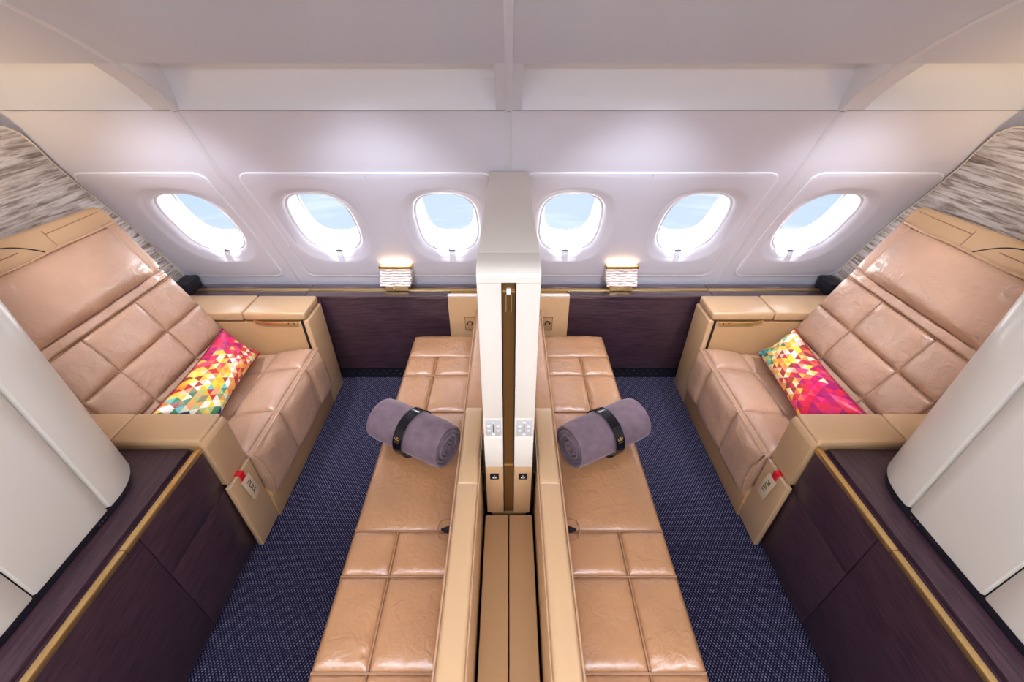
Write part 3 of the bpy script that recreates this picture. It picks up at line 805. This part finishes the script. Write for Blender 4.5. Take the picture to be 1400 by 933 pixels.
# ------------------------------------------------------------------ armchairs
def armchair(s):
    pil = 'pink-topped' if s < 0 else 'green-topped'
    t = thing('armchair', (s * 1.5, 1.58, 0), 'wide tan leather armchair with quilted back holding the %s patterned pillow' % pil, 'armchair', 'facing suite armchairs')
    # ---- base
    prism('seat_base', [(s * 1.085, 0.0), (s * 1.075, 0.15), (s * 1.10, 0.20), (s * 1.75, 0.20), (s * 1.75, 0.0)], 'y', 1.195, 1.965, M_TAN2, t, bev=0.003)
    # ---- seat cushion
    prof_pts = [(1.075, 0.150), (1.060, 0.27), (1.078, 0.40), (1.10, 0.422), (1.30, 0.395), (1.60, 0.335), (1.60, 0.205), (1.10, 0.205)]
    core = prism('seat_cushion', [(s * x, z) for x, z in prof_pts], 'y', 1.203, 1.957, M_LEATHER, t, bev=0.012, seg=3, angle=50)
    a = Vector((s * 1.098, 0, 0.4235)); b = Vector((s * 1.55, 0, 0.349))
    V = (b - a).normalized(); N = Vector((V.z * -s, 0, abs(V.x))) ; N = Vector((s * (0.4235 - 0.349), 0, 1.55 - 1.098)).normalized()
    fr = frame(a, (0, 1, 0), V, N)
    ys = (1.205, 1.46, 1.78, 1.955)
    k = 0
    for j, (v0, v1) in enumerate(((0.0, 0.215), (0.215, 0.46))):
        for y0, y1 in zip(ys, ys[1:]):
            k += 1
            quilt('seat_panel', fr, y0, y1, v0, v1, 0.026 if j == 0 else 0.018, M_LEATHER, core, n=20, wr=0.004, seed=k + (7 if s > 0 else 0))
    a2 = Vector((s * 1.064, 0, 0.15)); b2 = Vector((s * 1.078, 0, 0.412))
    V2 = (b2 - a2).normalized(); N2 = Vector((-s * V2.z, 0, abs(V2.x))).normalized()
    fr2 = frame(a2, (0, 1, 0), V2, N2)
    for y0, y1 in zip(ys, ys[1:]):
        k += 1
        quilt('front_panel', fr2, y0, y1, 0.0, 0.268, 0.028, M_LEATHER, core, n=20, wr=0.004, seed=k + 11)
    tube('piping', [(s * (1.072 + 0.002 * math.sin(y * 30)), y, 0.428) for y in lin(1.207, 1.953, 24)], 0.0045, M_PIPE, core, n=6)
    tube('piping', [(s * x, 1.203, z) for x, z in ((1.10, 0.428), (1.078, 0.42), (1.056, 0.36), (1.045, 0.27), (1.062, 0.16))], 0.004, M_PIPE, core, n=6)
    # ---- back
    O = Vector((s * 1.53, 0, 0.50)); Vb = Vector((s * 0.31, 0, 0.68)).normalized(); Nb = Vector((-s * 0.68, 0, 0.31)).normalized()
    fb = frame(O, (0, 1, 0), Vb, Nb)
    def slab(name, u0, u1, v0, v1, h0, h1, mat, parent, bev, seg=3):
        bm = bmesh.new()
        c = [bm.verts.new(fb(u, v, h)) for h in (h0, h1) for (u, v) in ((u0, v0), (u1, v0), (u1, v1), (u0, v1))]
        for f in ((0, 3, 2, 1), (4, 5, 6, 7), (0, 1, 5, 4), (1, 2, 6, 5), (2, 3, 7, 6), (3, 0, 4, 7)): bm.faces.new([c[i] for i in f])
        bmesh.ops.recalc_face_normals(bm, faces=bm.faces)
        bmesh.ops.bevel(bm, geom=list(bm.edges), offset=bev, segments=seg, profile=0.5, affect='EDGES')
        return finish(bm, name, mat, parent)
    bk = slab('backrest', 1.20, 1.957, -0.12, 0.74, -0.075, -0.006, M_LEATHER, t, 0.02)
    yb = (1.205, 1.40, 1.702, 1.953)
    for j, (v0, v1) in enumerate(((-0.10, 0.06), (0.06, 0.235), (0.235, 0.413))):
        for y0, y1 in zip(yb, yb[1:]):
            k += 1
            quilt('back_panel', fb, y0, y1, v0, v1, 0.022, M_LEATHER, bk, n=22, wr=0.0045, seed=k + 31 + (13 if s > 0 else 0))
    for v in (0.06, 0.235, 0.413):
        tube('seam', [fb(y, v, 0.001) for y in lin(1.205, 1.953, 4)], 0.0035, M_SEAM, bk, n=6)
    for y in yb[1:3]:
        tube('seam', [fb(y, v, 0.001) for v in lin(-0.10, 0.413, 4)], 0.0035, M_SEAM, bk, n=6)
    quilt('headrest_band', fb, 1.205, 1.953, 0.414, 0.463, 0.016, M_LEATHER, bk, n=60, wr=0.007, seed=77)
    quilt('shoulder_panel', fb, 1.885, 1.955, 0.463, 0.735, 0.012, M_LEATHER, bk, n=10, wr=0.003, seed=79)
    hd = quilt('headrest_cushion', fb, 1.205, 1.90, 0.455, 0.722, 0.058, M_LEATHER, bk, n=40, wr=0.005, seed=81, p=3.2, asym=-0.1, skirt=0.02)
    tube('headrest_piping', [fb(y, 0.722 + 0.002 * math.sin(y * 20), 0.012) for y in lin(1.205, 1.93, 20)], 0.006, M_PIPE, hd, n=7)
    # upper headrest shell with rounded corners
    poly = []
    for (cu, cv, a0, r) in ((1.975 - 0.05, 0.835 - 0.07, 0, 0.05), (1.22 + 0.07, 0.835 - 0.07, 90, 0.07)):
        for i in range(7):
            th = R(a0 + 90 * i / 6); poly.append((cu + r * math.cos(th), cv + r * math.sin(th)))
    poly += [(1.22, 0.66), (1.975, 0.66)]
    bm = bmesh.new()
    A = [bm.verts.new(fb(u, v, -0.065)) for u, v in poly]; B = [bm.verts.new(fb(u, v, -0.008)) for u, v in poly]
    bm.faces.new(A); bm.faces.new(B[::-1]); n = len(poly)
    for i in range(n): bm.faces.new((A[i], B[i], B[(i + 1) % n], A[(i + 1) % n]))
    bmesh.ops.recalc_face_normals(bm, faces=bm.faces)
    bmesh.ops.bevel(bm, geom=[e_ for e_ in bm.edges if e_.is_boundary is False and abs(e_.calc_face_angle(0)) > 1.2], offset=0.018, segments=3, profile=0.5, affect='EDGES')
    sh = finish(bm, 'headrest_shell', M_TAN, t, angle=50)
    tube('stitching', [fb(y, 0.785, -0.0075) for y in lin(1.66, 1.93, 4)], 0.002, M_SEAM, sh, n=5)
    tube('stitching', [fb(1.66, v, -0.0075) for v in lin(0.735, 0.80, 4)], 0.002, M_SEAM, sh, n=5)
    tube('stitching', [fb(1.44 + 0.16 * q, 0.805 - 0.075 * q * q, -0.007) for q in lin(0, 1, 10)], 0.0025, M_GAP, sh, n=5)
    tube('stitching', [fb(y, 0.765, -0.0075) for y in lin(1.24, 1.52, 4)], 0.002, M_SEAM, sh, n=5)
    # ---- far arm (window side)
    fa = empty('far_arm', (s * 1.1, 2.05, 0)); fa.parent = t; fa.location = Vector((s * 1.1, 2.05, 0)) - t.location
    sbox('arm_body', s, 1.118, 1.90, 1.972, 2.15, 0.0, 0.596, M_TAN2, fa)
    sbox('arm_inner_panel', s, 1.128, 1.90, 1.966, 1.975, 0.20, 0.592, M_TAN2, fa, bev=0.002)
    for x0, x1 in ((1.094, 1.428), (1.431, 1.90)):
        sbox('arm_top', s, x0, x1, 1.962, 2.158, 0.606, 0.655, M_TAN, fa, bev=0.014 if x0 < 1.2 else 0.008, seg=4)
    sbox('arm_front', s, 1.085, 1.116, 1.966, 2.16, 0.0, 0.603, M_TAN, fa, bev=0.008, seg=3)
    sbox('front_joint', s, 1.117, 1.128, 1.969, 1.974, 0.2, 0.60, M_DARK, fa)
    hd_ = sbox('latch_handle', s, 1.14, 1.32, 1.952, 1.966, 0.588, 0.602, M_GOLD, fa, bev=0.003)
    prism('latch_tip', [(s * 1.32, 0.590), (s * 1.322, 0.600), (s * 1.375, 0.612), (s * 1.37, 0.604)], 'y', 1.953, 1.962, M_GOLD, hd_)
    for xx in (1.155, 1.185): sbox('latch_screw', s, xx, xx + 0.006, 1.950, 1.952, 0.592, 0.598, M_DARK, hd_)
    # ---- near arm (aisle side)
    na = empty('near_arm', (s * 1.1, 1.12, 0)); na.parent = t; na.location = Vector((s * 1.1, 1.12, 0)) - t.location
    sbox('arm_body', s, 1.135, 1.88, 1.062, 1.185, 0.0, 0.64, M_TAN2, na)
    for x0, x1 in ((1.112, 1.432), (1.435, 1.88)):
        sbox('arm_top', s, x0, x1, 1.052, 1.193, 0.640, 0.677, M_TAN, na, bev=0.012 if x0 < 1.2 else 0.008, seg=4)
    prism('arm_front', [(s * 1.128, 0.424), (s * 1.098, 0.424), (s * 1.098, 0.640), (s * 1.104, 0.656), (s * 1.1105, 0.664), (s * 1.128, 0.638)], 'y', 1.053, 1.193, M_TAN, na, bev=0.003)
    pk = sbox('literature_pocket', s, 1.088, 1.112, 1.040, 1.193, 0.012, 0.414, M_TAN, na, bev=0.006, seg=3)
    sbox('pocket_lip', s, 1.087, 1.094, 1.041, 1.192, 0.411, 0.4165, M_TAG, pk, bev=0.002)
    sbox('pocket_slot', s, 1.112, 1.13, 1.06, 1.190, 0.05, 0.422, M_DARK, na)
    # pull tag with its red ribbon
    rb = sbox('ribbon', s, 1.080, 1.108, 1.098, 1.125, 0.4165, 0.421, M_RED, pk, bev=0.001)
    sbox('ribbon_drop', s, 1.079, 1.083, 1.098, 1.125, 0.375, 0.419, M_RED, pk, bev=0.001)
    tagp = prism('pull_tag', [(s * 1.0815, 0.385), (s * 1.0775, 0.385), (s * 1.060, 0.280), (s * 1.064, 0.279)], 'y', 1.087, 1.142, M_TAG, pk, bev=0.001)
    cu = bpy.data.curves.new('tag_text', 'FONT'); cu.body = 'PULL'; cu.size = 0.030; cu.extrude = 0.0003; cu.align_x = 'CENTER'; cu.align_y = 'CENTER'
    tmp = bpy.data.objects.new('tag_text', cu); COL.objects.link(tmp)
    dg = bpy.context.evaluated_depsgraph_get()
    me = bpy.data.meshes.new_from_object(tmp.evaluated_get(dg)); bpy.data.objects.remove(tmp)
    dn = Vector((-s * 0.0175, 0, -0.105)).normalized()          # down the tag
    nrm = Vector((-s * 0.105, 0, 0.0175)).normalized()
    xax = dn; yax = nrm.cross(xax)
    mt = Matrix((xax, yax, nrm)).transposed().to_4x4(); mt.translation = Vector((s * 1.0688, 1.1145, 0.333)) + nrm * 0.0009
    me.transform(mt); me.materials.clear()
    link('tag_lettering', me, M_INK, tagp)
    return t
for s in (-1, 1): armchair(s)

# ------------------------------------------------------------------ aisle-side cabinets
def cabinet(s):
    pil = 'pink-topped' if s < 0 else 'green-topped'
    t = thing('sideboard', (s * 1.5, 0.4, 0), 'dark wood sideboard with gold edge beside the chair with the %s pillow' % pil, 'sideboard', 'sideboards with gold edging')
    sbox('carcass', s, 1.136, 1.90, -0.60, 1.049, 0.02, 0.60, M_DARK, t)
    sbox('drawer', s, 1.118, 1.136, 0.720, 1.047, 0.402, 0.622, M_WOOD, t, bev=0.002)
    sbox('door', s, 1.118, 1.136, 0.720, 1.047, 0.03, 0.3995, M_WOOD, t, bev=0.002)
    sbox('door', s, 1.118, 1.136, -0.20, 0.7165, 0.03, 0.622, M_WOOD, t, bev=0.002)
    sbox('door', s, 1.118, 1.136, -0.60, -0.203, 0.03, 0.622, M_WOOD, t, bev=0.002)
    for a, b in ((-0.60, 0.668), (0.670, 1.048)):
        sbox('gold_edge', s, 1.112, 1.132, a, b, 0.624, 0.644, M_GOLD, t, bev=0.003)
    sbox('edge_channel', s, 1.134, 1.157, -0.60, 1.048, 0.60, 0.626, M_WOOD, t)
    sbox('worktop', s, 1.158, 1.90, -0.60, 1.048, 0.602, 0.640, M_WOOD, t, bev=0.002)
    tube('inlay_line', [(s * 1.1595, -0.6, 0.6385), (s * 1.1595, 1.047, 0.6385)], 0.0012, M_GOLD, t, n=4)
    return t
for s in (-1, 1): cabinet(s)

# ------------------------------------------------------------------ curved cream privacy shells standing on the sideboards
def shell(s):
    pil = 'pink-topped' if s < 0 else 'green-topped'
    t = thing('privacy_shell', (s * 1.4, 0.6, 0.64), 'tall curved cream privacy partition on the sideboard beside the %s pillow chair' % pil, 'partition', 'curved cream partitions')
    def plan(inset=0.0, y0=-0.6, y1=9, end=1.86):
        pts = []
        x = 1.232 + inset; yc = 0.985 - inset
        rx, ry = 0.14 - inset * 0.5, 0.17 - inset * 0.5
        pts.append((x, -0.6))
        for y in lin(-0.5, yc - ry - 0.02, 10): pts.append((x, y))
        for i in range(17):
            th = math.pi / 2 * i / 16
            pts.append((x + rx - rx * math.cos(th), yc - ry + ry * math.sin(th)))
        for xx in lin(x + rx + 0.05, end, 6): pts.append((xx, yc))
        return pts
    def clip(pts, ya, yb, tail):
        out = []
        for a, b in zip(pts, pts[1:]):
            if a[1] < ya < b[1]: f = (ya - a[1]) / (b[1] - a[1]); out.append((a[0] + (b[0] - a[0]) * f, ya))
            if b[1] >= ya and b[1] <= yb: out.append(b)
            if a[1] < yb < b[1]: f = (yb - a[1]) / (b[1] - a[1]); out.append((a[0] + (b[0] - a[0]) * f, yb)); break
        return out
    def sheet(name, pts, z0, z1, mat, parent, th=0.02, rnd=0.005, topround=0.0):
        # offset inwards (toward larger x / smaller y)
        bm = bmesh.new(); n = len(pts); inn = []
        for i, p in enumerate(pts):
            a = pts[max(0, i - 1)]; b = pts[min(n - 1, i + 1)]
            tx, ty = b[0] - a[0], b[1] - a[1]; L = math.hypot(tx, ty)
            inn.append((p[0] + ty / L * th, p[1] - tx / L * th))
        # rounded section: list of (blend towards inner, z)
        sec = [(rnd / th, z0), (0.3 * rnd / th, z0 + 0.3 * rnd), (0.0, z0 + rnd), (0.0, z1 - rnd), (0.3 * rnd / th, z1 - 0.3 * rnd), (rnd / th, z1), (1.0, z1), (1.0, z0)]
        rows = []
        for bl, z in sec:
            row = []
            for i, (p, q) in enumerate(zip(pts, inn)):
                e_ = 0
                x = p[0] + (q[0] - p[0]) * bl; y = p[1] + (q[1] - p[1]) * bl
                row.append(bm.verts.new((s * x, y, z)))
            rows.append(row)
        for j in range(len(rows)):
            A, B = rows[j], rows[(j + 1) % len(rows)]
            for i in range(n - 1): bm.faces.new((A[i], A[i + 1], B[i + 1], B[i]))
        bm.faces.new([r[0] for r in rows]); bm.faces.new([r[-1] for r in rows][::-1])
        return finish(bm, name, mat, parent, angle=50)
    P = plan()
    Z0, ZC, ZT = 0.668, 1.392, 1.66
    # dark recessed plinth and backing
    sheet('plinth', plan(0.006), 0.6405, 0.667, M_DARK, t, th=0.02, rnd=0.002)
    sheet('backing', plan(0.021), 0.667, 1.64, M_GAP, t, th=0.015, rnd=0.002)
    def soft_end(pts, lo=True, hi=True, d=0.016, w=0.03):
        out = [list(p) for p in pts]
        return [tuple(p) for p in out]
    cor = clip(P, 0.786, 5, True)
    cor = [(cor[0][0] + 0.014, cor[0][1] - 0.0), (cor[0][0] + 0.006, cor[0][1] + 0.006), (cor[0][0] + 0.001, cor[0][1] + 0.018)] + cor[1:]
    sheet('corner_panel', cor, Z0, ZC - 0.003, M_CREAM, t)
    sheet('corner_cap', cor, ZC + 0.003, ZT, M_CREAM, t, rnd=0.008)
    for (ya, yb) in ((0.533, 0.782), (0.10, 0.528), (-0.6, 0.095)):
        q = [(1.232, ya + (yb - ya) * i / 6) for i in range(7)]
        q = [(1.240, ya)] + [(1.233, ya + 0.005)] + q[1:-1] + [(1.2325, yb - 0.003), (1.236, yb)]
        sheet('flat_panel', q, Z0, ZT if yb < 0.6 else ZT, M_CREAM, t)
    # small indicator lights in the plinth
    for i in range(3):
        sbox('indicator', s, 1.2365, 1.2395, 0.74 + i * 0.012, 0.745 + i * 0.012, 0.650, 0.656, M_METAL, t)
    return t
for s in (-1, 1): shell(s)

# ------------------------------------------------------------------ reading lamps on the end partitions
def reading_lamp(s):
    pil = 'pink-topped' if s < 0 else 'green-topped'
    t = thing('reading_lamp', (s * 1.9, 1.42, 1.30), 'small gold reading lamp on the streaked partition above the %s pillow chair' % pil, 'lamp', 'partition reading lamps')
    sbox('bracket', s, 1.90, 1.934, 1.37, 1.46, 1.26, 1.31, M_GOLD, t, bev=0.004)
    sbox('lamp_head', s, 1.872, 1.90, 1.365, 1.465, 1.25, 1.345, M_GOLD, t, bev=0.006)
    sbox('lens', s, 1.876, 1.896, 1.375, 1.455, 1.345, 1.348, M_DIFF, t)
    l = area('reading_lamp_light', (s * 1.886, 1.415, 1.352), (0.02, 0.08), LIGHT['lamp'] * 0.3, (1.0, 0.74, 0.40), (s * 1.75, 1.55, 2.0))
for s in (-1, 1): reading_lamp(s)

# ------------------------------------------------------------------ onyx lamps on the ledge
def ledge_lamp(s):
    t = thing('ledge_lamp', (s * 0.662, 2.285, 0.628), 'small gold lamp with layered onyx shade on the window ledge, %s side' % ('pink-topped pillow' if s < 0 else 'green-topped pillow'), 'lamp', 'onyx ledge lamps')
    xc = s * 0.662; y0, y1 = 2.252, 2.302
    b = box('lamp_base', xc - 0.066, xc + 0.066, y0 + 0.004, y1 - 0.004, 0.6285, 0.658, M_GOLD, t, bev=0.003)
    for dx in (-0.016, 0, 0.016):
        bm = bmesh.new(); bmesh.ops.create_uvsphere(bm, u_segments=10, v_segments=6, radius=0.006)
        bmesh.ops.translate(bm, verts=bm.verts, vec=(xc + dx, y0 + 0.002, 0.645)); finish(bm, 'stud', M_GOLD, b)
    rnd = random.Random(5 + s)
    z = 0.659; n = 7; dz = 0.0165
    for i in range(n):
        sh_ = -s * 0.0022 * i + rnd.uniform(-0.003, 0.003)
        bm = bmesh.new(); N = 14; rows = []
        w = 0.088 + 0.002 * (i % 2)
        ph = rnd.uniform(0, 6)
        for (dy, zz) in ((y0 - 0.002, 0), (y0 - 0.006, dz * 0.5), (y0 - 0.002, dz - 0.001), (y1, dz - 0.001), (y1, 0)):
            rows.append([bm.verts.new((xc + sh_ - w + 2 * w * k / N, dy + 0.002 * math.sin(k * 1.1 + ph), z + zz + (0.002 * math.sin(k * 0.9 + ph) if dy < y1 else 0))) for k in range(N + 1)])
        for j in range(5):
            A, B = rows[j], rows[(j + 1) % 5]
            for k in range(N): bm.faces.new((A[k], A[k + 1], B[k + 1], B[k]))
        bm.faces.new([r[0] for r in rows]); bm.faces.new([r[-1] for r in rows][::-1])
        finish(bm, 'onyx_layer', M_ONYX, t)
        z += dz
    r = empty('rim', (xc, 2.28, z)); r.parent = t; r.location = Vector((xc, 2.28, z)) - t.location
    xr = xc - s * 0.014
    for a in ((xr - 0.094, xr + 0.094, y0 - 0.006, y0 + 0.002), (xr - 0.094, xr + 0.094, y1 - 0.002, y1 + 0.006), (xr - 0.094, xr - 0.084, y0 - 0.006, y1 + 0.006), (xr + 0.084, xr + 0.094, y0 - 0.006, y1 + 0.006)):
        box('rim_bar', *a, z, z + 0.016, M_GOLD, r, bev=0.002)
    box('diffuser', xr - 0.083, xr + 0.083, y0 + 0.003, y1 - 0.003, z + 0.002, z + 0.008, M_DIFF, t)
    area('ledge_lamp_light', (xr, 2.275, z + 0.012), (0.16, 0.04), LIGHT['lamp'] * 0.035, (1.0, 0.70, 0.40), (xr, 2.28, 2.0))
for s in (-1, 1): ledge_lamp(s)

# ------------------------------------------------------------------ rolled blankets
def blanket(s):
    t = thing('rolled_blanket', (s * 0.38, 1.25, 0.456), 'rolled purple velvet blanket with black band on bench facing the %s pillow' % ('pink-topped' if s < 0 else 'green-topped'), 'blanket', 'rolled blankets on the benches')
    A = Vector((s * 0.235, 1.125, 0.558)); B = Vector((s * 0.535, 1.285, 0.558))
    ax = (B - A).normalized(); L = (B - A).length
    up = Vector((0, 0, 1)); side = ax.cross(up).normalized(); up = side.cross(ax)
    turns = 5.2; r1 = 0.097; th = 0.017; r0 = 0.010; N = 150
    rnd = random.Random(3)
    sgn = s
    def C(a, r): return side * (r * math.cos(a) * sgn) + up * (r * math.sin(a) * 0.97)
    vs = []; fs = []
    M = 8
    for i in range(N + 1):
        f = i / N; a = -turns * 2 * math.pi * (1 - f) + R(215)
        ro = r0 + (r1 - r0) * f ** 0.92
        ri = max(0.002, ro - th * (0.82 if f < 0.98 else 0.82 * (1 - f) / 0.02))
        wob = 0.004 * math.sin(a * 0.7) + 0.006 * noise.noise(Vector((f * 11, 0, s)))
        for j in range(M + 1):
            g = j / M
            z = wob * (1 if j in (0,) else 0) + g * L
            if j == M: z -= wob
            rnd_o = 0.005 if j in (0, M) else 0.0
            p0 = A + ax * z
            lump = 0.0022 * noise.noise(Vector((f * 40, g * 6, 3)))
            vs.append(p0 + C(a, ro - rnd_o + lump)); vs.append(p0 + C(a, ri + rnd_o * 0.4))
    st = (M + 1) * 2
    for i in range(N):
        for j in range(M):
            p = i * st + j * 2
            fs.append((p, p + 2, p + st + 2, p + st)); fs.append((p + 1, p + st + 1, p + st + 3, p + 3))
        for j in (0, M):
            p = i * st + j * 2
            fs.append((p, p + st, p + st + 1, p + 1))
    for i in (0, N):
        for j in range(M):
            p = i * st + j * 2; fs.append((p, p + 1, p + 3, p + 2))
    pymesh('blanket_roll', vs, fs, M_VELVET, t, angle=50)
    # paper band
    bm = bmesh.new(); K = 64; z0 = L * 0.44; z1 = z0 + 0.040; rows = []
    for (z, r) in ((z0, 0.0985), (z0, 0.1012), (z1, 0.1012), (z1, 0.0985)):
        rows.append([bm.verts.new(A + ax * z + C(2 * math.pi * k / K, r)) for k in range(K)])
    for j in range(4):
        P_, Q = rows[j], rows[(j + 1) % 4]
        for k in range(K): bm.faces.new((P_[k], P_[(k + 1) % K], Q[(k + 1) % K], Q[k]))
    bd = finish(bm, 'band', M_BAND, t, angle=60)
    # gold emblem: small fan above two lines
    bm = bmesh.new()
    def patch(c0, c1, d0, d1):   # c: angle, d: axial
        q = [bm.verts.new(A + ax * (z0 + d) + C(c, 0.1020)) for c, d in ((c0, d0), (c1, d0), (c1, d1), (c0, d1))]
        bm.faces.new(q)
    ce = R(38)
    back = 1
    # angle in this frame of the side facing the camera
    best = min(range(72), key=lambda k: ((A + ax * z0 + C(R(k * 5), 0.087)) - Vector((s * 0.30, 0.0, 1.0))).length)
    ce = R(best * 5)
    for dz, w, hh in ((-0.10, 0.013, 0.02), (-0.055, 0.010, 0.016), (0.0, 0.008, 0.05), (0.08, 0.0045, 0.05)):
        patch(ce + dz, ce + dz + hh, 0.02 - w, 0.02 + w)
    patch(ce + 0.01, ce + 0.10, 0.008, 0.011); patch(ce + 0.01, ce + 0.10, 0.029, 0.032)
    finish(bm, 'gold_emblem', M_GOLD, bd, smooth=False)
for s in (-1, 1): blanket(s)

# ------------------------------------------------------------------ patterned pillows
PAL = {
    'teal': [srgb(8, 62, 92), srgb(10, 80, 104), srgb(70, 190, 196), srgb(14, 50, 84), srgb(60, 120, 96), srgb(160, 205, 190)],
    'green': [srgb(120, 196, 190), srgb(70, 130, 90), srgb(226, 214, 180), srgb(230, 170, 80), srgb(150, 140, 110), srgb(244, 236, 220), srgb(176, 190, 120), srgb(240, 200, 90)],
    'yellow': [srgb(246, 206, 60), srgb(244, 180, 50), srgb(250, 236, 200), srgb(236, 140, 70), srgb(190, 50, 50), srgb(244, 200, 170), srgb(246, 220, 110), srgb(252, 246, 232), srgb(150, 60, 44), srgb(240, 160, 110)],
    'red': [srgb(214, 50, 74), srgb(190, 36, 60), srgb(236, 110, 80), srgb(244, 190, 80), srgb(160, 30, 100), srgb(224, 70, 110), srgb(250, 224, 160), srgb(200, 60, 50)],
    'pink': [srgb(214, 20, 92), srgb(226, 44, 110), srgb(186, 18, 90), srgb(214, 26, 60), srgb(160, 20, 96), srgb(222, 30, 70)],
}
def pillow(name, label, corners, seed, grad, puffn, parent=None):
    """corners: TL, TR, BR, BL in space (T rests on the backrest)"""
    TL, TR, BR, BL = [Vector(c) for c in corners]
    t = thing(name, (TL + TR + BR + BL) / 4, label, 'pillow', 'patterned pillows')
    nrm = Vector(puffn).normalized()
    rnd = random.Random(seed)
    rows, cols = 9, 15
    H_ = 1.0 / rows
    def lat(i, j):
        v = j / rows
        u = (i + (0.5 if j % 2 else 0.0)) / cols - 0.25 / cols
        return (max(0.0, min(1.0, u)), v)
    def pos(u, v, side):
        a, b = 2 * u - 1, 2 * v - 1
        # corners stay out, edges bow in
        a2 = a * (1 - 0.07 * (1 - b * b)); b2 = b * (1 - 0.11 * (1 - a * a))
        uu, vv = (a2 + 1) / 2, (b2 + 1) / 2
        p = TL.lerp(TR, uu).lerp(BL.lerp(BR, uu), vv)
        h = 0.076 * (max(0, 1 - abs(a) ** 2.4) * max(0, 1 - abs(b) ** 2.4)) ** 0.55
        ed = max(abs(a), abs(b)) ** 4
        h += 0.005 * noise.noise(Vector((u * 9, v * 4, seed))) * (1 - ed * 0.5) * (1 if h > 0.004 else 0)
        # creases running to the corners
        h += 0.004 * math.sin(u * 46 + v * 6) * abs(a) ** 6 * (1 - abs(b)) * (1 if h > 0.003 else 0)
        return p + nrm * (h * (1.0 if side > 0 else -0.35) + 0.014)
    bm = bmesh.new()
    tri = []
    for side in (1, -1):
        cache = {}
        def vert(u, v):
            k = (round(u, 5), round(v, 5))
            if k not in cache: cache[k] = bm.verts.new(pos(u, v, side))
            return cache[k]
        for j in range(rows):
            for i in range(-1, cols + 2):
                if j % 2 == 0: T = ((lat(i, j), lat(i + 1, j), lat(i, j + 1)), (lat(i + 1, j), lat(i + 1, j + 1), lat(i, j + 1)))
                else: T = ((lat(i, j), lat(i + 1, j), lat(i + 1, j + 1)), (lat(i, j), lat(i + 1, j + 1), lat(i, j + 1)))
                for q in T:
                    if len({(round(a[0], 5), a[1]) for a in q}) < 3 or max(a[0] for a in q) - min(a[0] for a in q) < 1e-4: continue
                    cu = sum(a[0] for a in q) / 3; cv = sum(a[1] for a in q) / 3
                    g = grad(cu, cv) + rnd.uniform(-0.10, 0.10)
                    zone = 'teal' if g < 0.10 else 'green' if g < 0.30 else 'yellow' if g < 0.62 else 'red' if g < 0.80 else 'pink'
                    col = rnd.choice(PAL[zone])
                    # subdivide into 9 small triangles
                    K = 3
                    def bary(i_, j_):
                        w2, w1 = j_ / K, i_ / K; w0 = 1 - w1 - w2
                        return (q[0][0] * w0 + q[1][0] * w1 + q[2][0] * w2, q[0][1] * w0 + q[1][1] * w1 + q[2][1] * w2)
                    for jj in range(K):
                        for ii in range(K - jj):
                            tris = [(bary(ii, jj), bary(ii + 1, jj), bary(ii, jj + 1))]
                            if ii + jj < K - 1: tris.append((bary(ii + 1, jj), bary(ii + 1, jj + 1), bary(ii, jj + 1)))
                            for z in tris:
                                try:
                                    f = bm.faces.new([vert(*p) for p in z]); tri.append((f, col))
                                except ValueError: pass
    lay = bm.loops.layers.float_color.new('print')
    for f, col in tri:
        for lp in f.loops: lp[lay] = col
        f.smooth = True
    bmesh.ops.remove_doubles(bm, verts=bm.verts, dist=0.0003)
    bmesh.ops.recalc_face_normals(bm, faces=bm.faces)
    me = bpy.data.meshes.new('cover'); bm.to_mesh(me); bm.free()
    link('cover', me, M_PRINT, t)
    pts = [pos(u, 0, 1) for u in lin(0, 1, 20)][:-1] + [pos(1, v, 1) for v in lin(0, 1, 12)][:-1] + [pos(u, 1, 1) for u in lin(1, 0, 20)][:-1] + [pos(0, v, 1) for v in lin(1, 0, 12)][:-1]
    tube('piping', pts, 0.003, basic('pillow_piping_%d' % seed, srgb(120, 24, 60) if seed == 1 else srgb(150, 40, 50), 0.5), t, n=6, closed=True)
    return t
def pc(s):
    # TL (near, on the back), TR (far, on the back), BR (far, seat), BL (near, seat)
    return [(s * 1.490, 1.275, 0.575), (s * 1.510, 1.880, 0.600), (s * 1.370, 1.885, 0.440), (s * 1.310, 1.315, 0.440)]
pillow('pillow', 'geometric print pillow, pink top corner, teal near the bottom, on armchair', pc(-1), 1,
       lambda u, v: 0.16 + 0.70 * u + 0.34 * (0.5 - v) * (0.4 + u), (1.0, 0.0, 0.75))
pillow('pillow', 'geometric print pillow, teal side and green top corner, crimson at other end, on armchair', pc(1), 2,
       lambda u, v: 1.02 - 0.88 * u - 0.34 * (v - 0.5) * (0.4 + u), (-1.0, 0.0, 0.75))
